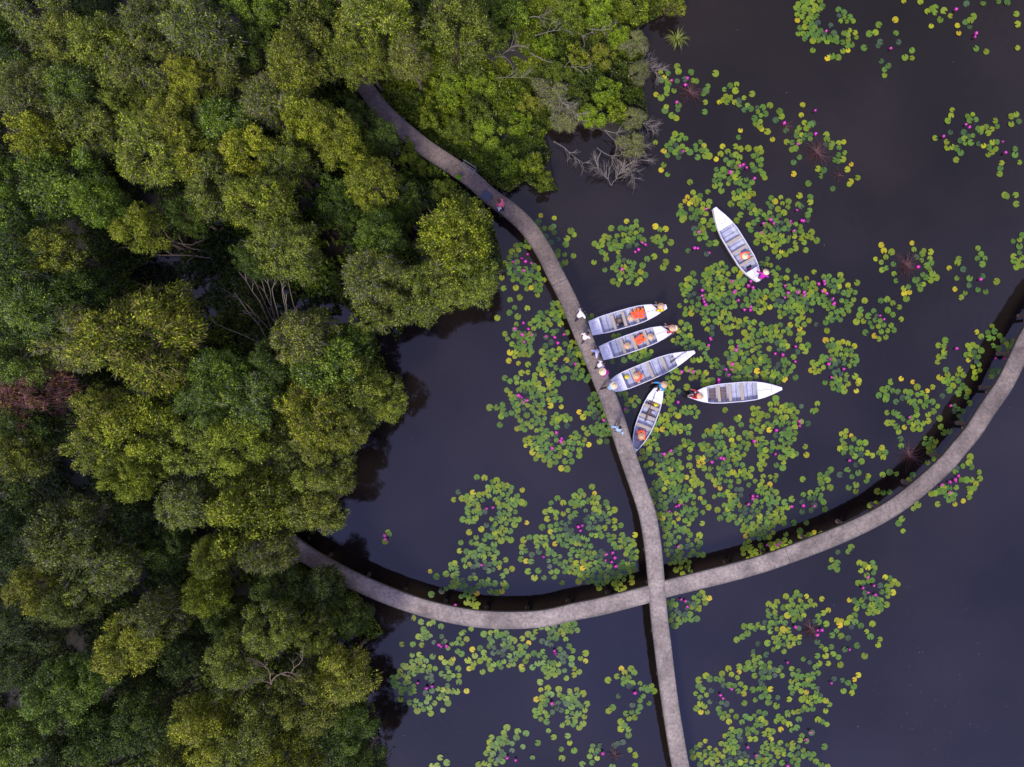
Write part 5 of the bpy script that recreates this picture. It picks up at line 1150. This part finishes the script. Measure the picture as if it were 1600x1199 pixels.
# ------------------------------------------------------------------ people
dg = None
def skin(name, V, E, Rr, mat_, parent, sub=1, root=0):
    me = bpy.data.meshes.new(name); me.from_pydata([tuple(v) for v in V], E, []); o = bpy.data.objects.new(name + '_tmp', me); col.objects.link(o)
    sk = o.modifiers.new('s', 'SKIN'); sk.use_smooth_shade = True
    for i, d in enumerate(me.skin_vertices[0].data): d.radius = (Rr[i], Rr[i]) if not hasattr(Rr[i], '__len__') else Rr[i]; d.use_root = (i == root)
    ss = o.modifiers.new('u', 'SUBSURF'); ss.levels = sub; ss.render_levels = sub
    g = bpy.context.evaluated_depsgraph_get(); m2 = bpy.data.meshes.new_from_object(o.evaluated_get(g)); m2.name = name
    bpy.data.objects.remove(o); m2.materials.clear(); m2.materials.append(M[mat_])
    return link(name, m2, None, parent)
def person(pos, yaw, lab, shirt, trous, pose='stand', lean=.15, head='hair', armL=None, armR=None, sleeve='short', hatmat='straw', feet=True, spread=.0, legF=None, hs=1.0):
    """facing +x locally. armL / armR: hand targets in local coordinates"""
    root = empty('person', pos, yaw); tag(root, lab, 'person', None)
    hip = {'stand': .90, 'bend': .86, 'sit': .16, 'crouch': .36}[pose]
    P = Vector((0, 0, hip)); up = Vector((math.sin(lean), 0, math.cos(lean)))
    sp = P + up * .24; ch = P + up * .42; nk = P + up * .54; hd1 = nk + up * .10 + Vector((.02, 0, .01)); hd2 = hd1 + up * .11
    V = [P, sp, ch, nk, hd1, hd2]; E = [(0, 1), (1, 2), (2, 3), (3, 4), (4, 5)]; Rr = [(.14, .10), (.13, .095), (.16, .105), .055, .085, .088]
    nose = hd1 + Vector((.095, 0, .04)); V.append(nose); E.append((4, 6)); Rr.append(.018)
    arms = {}; legs = {}
    for s, tgt in ((1, armL), (-1, armR)):
        sh = ch + up * .06 + Vector((0, s * .17, 0)); tgt = Vector(tgt) if tgt else Vector((.10, s * .27, hip + .02))
        d = tgt - sh; dist = min(d.length, .53); tgt = sh + d.normalized() * dist
        bendv = Vector((0, s * .6, -.5)).normalized(); hgt = math.sqrt(max(0, .275 ** 2 - (dist / 2) ** 2)); el = sh + d.normalized() * dist / 2 + bendv * hgt
        b = len(V); V += [sh, el, tgt]; E += [(2, b), (b, b + 1), (b + 1, b + 2)]; Rr += [.055, .042, .030]
        fd = (tgt - el).normalized(); side = fd.cross(Vector((0, 0, 1))); side = side.normalized() if side.length > .1 else Vector((0, 1, 0))
        palm = tgt + fd * .06; V.append(palm); E.append((b + 2, b + 3)); Rr.append((.036, .018)); pi = b + 3
        dn = side.cross(fd)
        for k, (off, ln) in enumerate(((-.030, .062), (-.010, .074), (.011, .068), (.031, .052))):
            f0 = palm + side * off + fd * .035; f1 = f0 + fd * ln * .55 - dn * .008; f2 = f1 + fd * ln * .35 - dn * .022
            c = len(V); V += [f0, f1, f2]; E += [(pi, c), (c, c + 1), (c + 1, c + 2)]; Rr += [.009, .0085, .007]
        t0 = palm - side * .036 * s - fd * .02; t1 = t0 - side * .03 * s + fd * .03; c = len(V); V += [t0, t1]; E += [(pi, c), (c, c + 1)]; Rr += [.010, .008]
        arms[s] = (sh, el, tgt)
    for s in (1, -1):
        h = P + Vector((0, s * .09, -.03))
        if pose in ('stand', 'bend'): kn = Vector((.06 + spread * s, s * .11, hip * .52)); an = Vector((-.02 + spread * 1.6 * s, s * .12, .07))
        elif pose == 'sit': kn = Vector((.40, s * .13, .40)) ; an = Vector((.62, s * .12, .07))
        else: kn = Vector((.36, s * .16, .42)); an = Vector((.10, s * .13, .07))
        toe = an + Vector((.15, s * .02, -.035)); b = len(V); V += [h, kn, an, toe]; E += [(0, b), (b, b + 1), (b + 1, b + 2), (b + 2, b + 3)]; Rr += [.085, .055, .040, (.038, .024)]
        legs[s] = (h, kn, an, toe)
    skin('body', V, E, Rr, 'skin', root, 1)
    # shirt
    V = [P + up * .02, sp, ch, ch + up * .085]; E = [(0, 1), (1, 2), (2, 3)]; Rr = [(.19, .15), (.185, .145), (.215, .15), (.095, .085)]
    for s in (1, -1):
        sh, el, tg = arms[s]; b = len(V); e2 = el if sleeve == 'long' else sh.lerp(el, .85); V += [sh, e2]; E += [(2, b), (b, b + 1)]; Rr += [.088, .072]
        if sleeve == 'long': V.append(el.lerp(tg, .93)); E.append((b + 1, b + 2)); Rr.append(.044)
    skin('shirt', V, E, Rr, shirt, root, 1)
    V = [P + up * .05, P - up * .03]; E = [(0, 1)]; Rr = [(.145, .115), (.15, .12)]
    for s in (1, -1):
        h, kn, an, toe = legs[s]; b = len(V); V += [h + Vector((0, 0, -.02)), kn, kn.lerp(an, .9)]; E += [(1, b), (b, b + 1), (b + 1, b + 2)]; Rr += [.098, .072, .058]
    skin('trousers', V, E, Rr, trous, root, 1)
    for s in (1, -1):
        an, toe = legs[s][2:]; q = MB(); q.ball(an + Vector((.07, 0, -.04)), (.13, .045, .028), 10, 6); q.build('shoe', M['black'], root)
    hc = (hd1 + hd2) / 2
    rot = Matrix.Rotation(lean * .7, 3, 'Y')
    q = MB()
    for s in (1, -1): q.ball(hc + rot @ Vector((.082, s * .033, .01)), (.012, .014, .009), 6, 5)
    q.build('eye', M['eye'], root)
    q = MB(); q.ball(hc + rot @ Vector((.084, 0, -.055)), (.010, .026, .008), 6, 5); q.build('mouth', M['stripe'], root)
    if head in ('hair', 'brown'):
        q = MB(); q.ball(hc + rot @ Vector((-.022, 0, .035)), (.112, .102, .098), 14, 9, rot); q.ball(hc + rot @ Vector((-.075, 0, -.03)), (.05, .075, .08), 10, 7); q.build('hair', M['hair' if head == 'hair' else 'brownhair'], root, True)
    else:
        q = MB(); q.ball(hc + rot @ Vector((-.022, 0, .01)), (.10, .095, .09), 12, 8, rot); q.build('hair', M['hair'], root, True)
        o = cone_hat('hat', hatmat, root, hs) if head == 'cone' else brim_hat('hat', root)
        o.location = hc + rot @ Vector((-.01, 0, .055)); o.rotation_euler = (0, lean * .7, 0)
    return root
def on_path(px, py, zc=2.9): c = at(px, py, zc); c.z = DECK + .008; return c
D_ = math.radians
# yaw: 0 faces right in the photo, 90 up
person(on_path(786.5, 320), D_(150), 'person in pink top with brown hair on the walkway beside the blue table', 'pink', 'navy', 'bend', .45, 'brown', (.42, .10, 1.0), (.40, -.05, 1.0), 'long', spread=-.05)
person(on_path(902.0, 495.5, 2.6), D_(38), 'person in white shirt leaning forward on the walkway at the uppermost moored boat', 'wshirt', 'navy', 'bend', .85, 'hair', (.50, .30, .95), (.30, -.32, 1.0), 'short', spread=.12)
person(on_path(911.5, 530, 2.6), D_(55), 'person in white shirt with black hair between the two upper moored boats', 'wshirt', 'navy', 'bend', .62, 'hair', (.05, .30, .85), (.25, -.32, .8), 'short', spread=.14)
person(on_path(936, 547.5, 2.5), D_(215), 'person in lavender shirt crouching at the bow of the middle moored boat', 'lshirt', 'navy', 'crouch', .75, 'hair', (.50, .26, .45), (.50, -.22, .45), 'short')
person(on_path(933.5, 572, 2.6), D_(25), 'person in white shirt bending beside the magenta dressed one', 'wshirt', 'navy', 'bend', .62, 'hair', (.12, .32, .8), (.10, -.36, .8), 'short', spread=.08)
person(on_path(950.0, 581.5, 2.7), D_(178), 'person in magenta under a wide pale conical hat at the edge of the walkway', 'magenta', 'magenta', 'bend', .62, 'cone', (.30, .18, 1.0), (.30, -.2, 1.0), 'long', 'paleStraw', hs=1.08)
person(on_path(951, 606.5, 2.8), D_(30), 'person in pale blue shirt and brimmed straw hat at the lowest moored boat', 'bshirt', 'black', 'bend', .42, 'brim', (.36, .22, .9), (.36, -.22, .9), 'short', spread=-.26)
person(on_path(964, 672.5, 2.7), D_(62), 'person in bluish white shirt with outstretched arms, alone on the lower walkway', 'bshirt', 'black', 'bend', .35, 'hair', (-.02, .42, 1.1), (-.10, -.42, 1.0), 'long', spread=.06)
def on_boat(px, py, z=.50): c = at(px, py, z + .45); c.z = z; return c
person(on_boat(1036, 485, .50), D_(135), 'rower in yellow shirt under a tan conical hat on the uppermost moored boat', 'yellow', 'black', 'sit', .45, 'cone', (.34, .26, .42), (.45, -.16, .40), 'short')
person(on_boat(1053, 517, .50), D_(145), 'rower in red and black under a tan conical hat on the middle moored boat', 'red', 'black', 'sit', .32, 'cone', (.35, .25, .35), (.45, -.1, .40), 'long')
person(on_boat(1031, 604, .48), D_(215), 'rower in bright blue reaching up to the neighbouring boat from the slanting boat', 'blue', 'black', 'crouch', -.30, 'cone', (.15, .22, .5), (.42, -.62, .62), 'long')
person(on_boat(1086, 618, .50), D_(165), 'rower in red at the left end of the isolated boat', 'red', 'black', 'crouch', -.25, 'cone', (.42, .12, .5), (.32, -.32, .62), 'long')
person(on_boat(1190.5, 434, .46), D_(65), 'rower in magenta under a pale conical hat at the stern of the topmost boat', 'magenta', 'black', 'sit', .50, 'cone', (.30, .50, .5), (.25, -.25, .5), 'long', 'paleStraw')

# ------------------------------------------------------------------ walkway furniture
root = empty('table', on_path(760, 306.5, 2.45), D_(-38)); tag(root, 'dark blue square table standing on the walkway near the person in pink', 'table')
q = MB(); q.box((0, 0, .70), (.68, .64, .04), bev=.012); q.build('tabletop', M['bluetop'], root)
for sx in (-1, 1):
    for sy in (-1, 1):
        q = MB(); q.tube([(sx * .29, sy * .27, 0), (sx * .25, sy * .23, .68)], .018, 6); q.build('leg', M['metal'], root)
root = empty('bench', on_path(731.5, 262.5, 2.2), D_(-33)); tag(root, 'narrow steel slatted bench on the marsh side of the walkway', 'bench')
root.location.z = DECK - .15
q = MB()
for k in range(3): q.box((0, -.14 + .14 * k, .45), (1.05, .045, .03), bev=.008)
q.build('seat', M['metal'], root)
q = MB(); q.box((0, .24, .75), (1.05, .03, .06)); q.build('backrest', M['metal'], root)
for sx in (-1, 1):
    q = MB(); q.tube([(sx * .48, -.16, .0), (sx * .48, -.16, .43), (sx * .48, .22, .44), (sx * .48, .25, .78)], .018, 6); q.tube([(sx * .48, .2, .43), (sx * .48, .24, -.3)], .018, 6); q.build('leg', M['metal'], root)
# rail arms tie the bench to the deck edge
q = MB(); q.box((0, -.10, .10), (1.0, .5, .06)); q.build('footing', M['pile'], root)
root = empty('bag', on_path(780.8, 326, 2.5), .5); tag(root, 'black and white patterned bag held low beside the person in pink', 'bag')
root.location = at(780.8, 326, DECK + .15); root.location.z = DECK + .01
q = MB(); q.box((0, 0, .16), (.30, .22, .30), bev=.06); q.build('body', M['wshirt'], root)
q = MB(); q.box((0, 0, .17), (.31, .08, .2)); q.box((0, 0, .17), (.10, .23, .2)); q.build('patch', M['black'], root)
q = MB(); q.tube([(-.08, 0, .3), (-.05, 0, .42), (.05, 0, .42), (.08, 0, .3)], .012, 5); q.build('handle', M['black'], root)
root = empty('potted_plant', on_path(716.5, 277, 2.1)); tag(root, 'small green plant in a dark pot opposite the steel bench', 'plant')
q = MB(); q.lathe([(.10, 0), (.14, .22), (.15, .24), (.12, .24), (.11, .2), (.02, .2)], n=14); q.build('pot', M['navy'], root)
rs_ = np.random.RandomState(5); n_ = 160; Pn = sph(rs_, n_) * rs_.uniform(.05, .2, (n_, 1)) + np.array([0, 0, .36])
me = leaf_mesh('leaves', Pn, sph(rs_, n_) + np.array([0, 0, .8]), rs_.uniform(.04, .09, n_), rs_.uniform(.02, .035, n_), rs_.uniform(.4, .8, n_), rs_)
o = link('foliage', me, M['leaf'], root); o.color = (.6, 1.2, .8, 1)
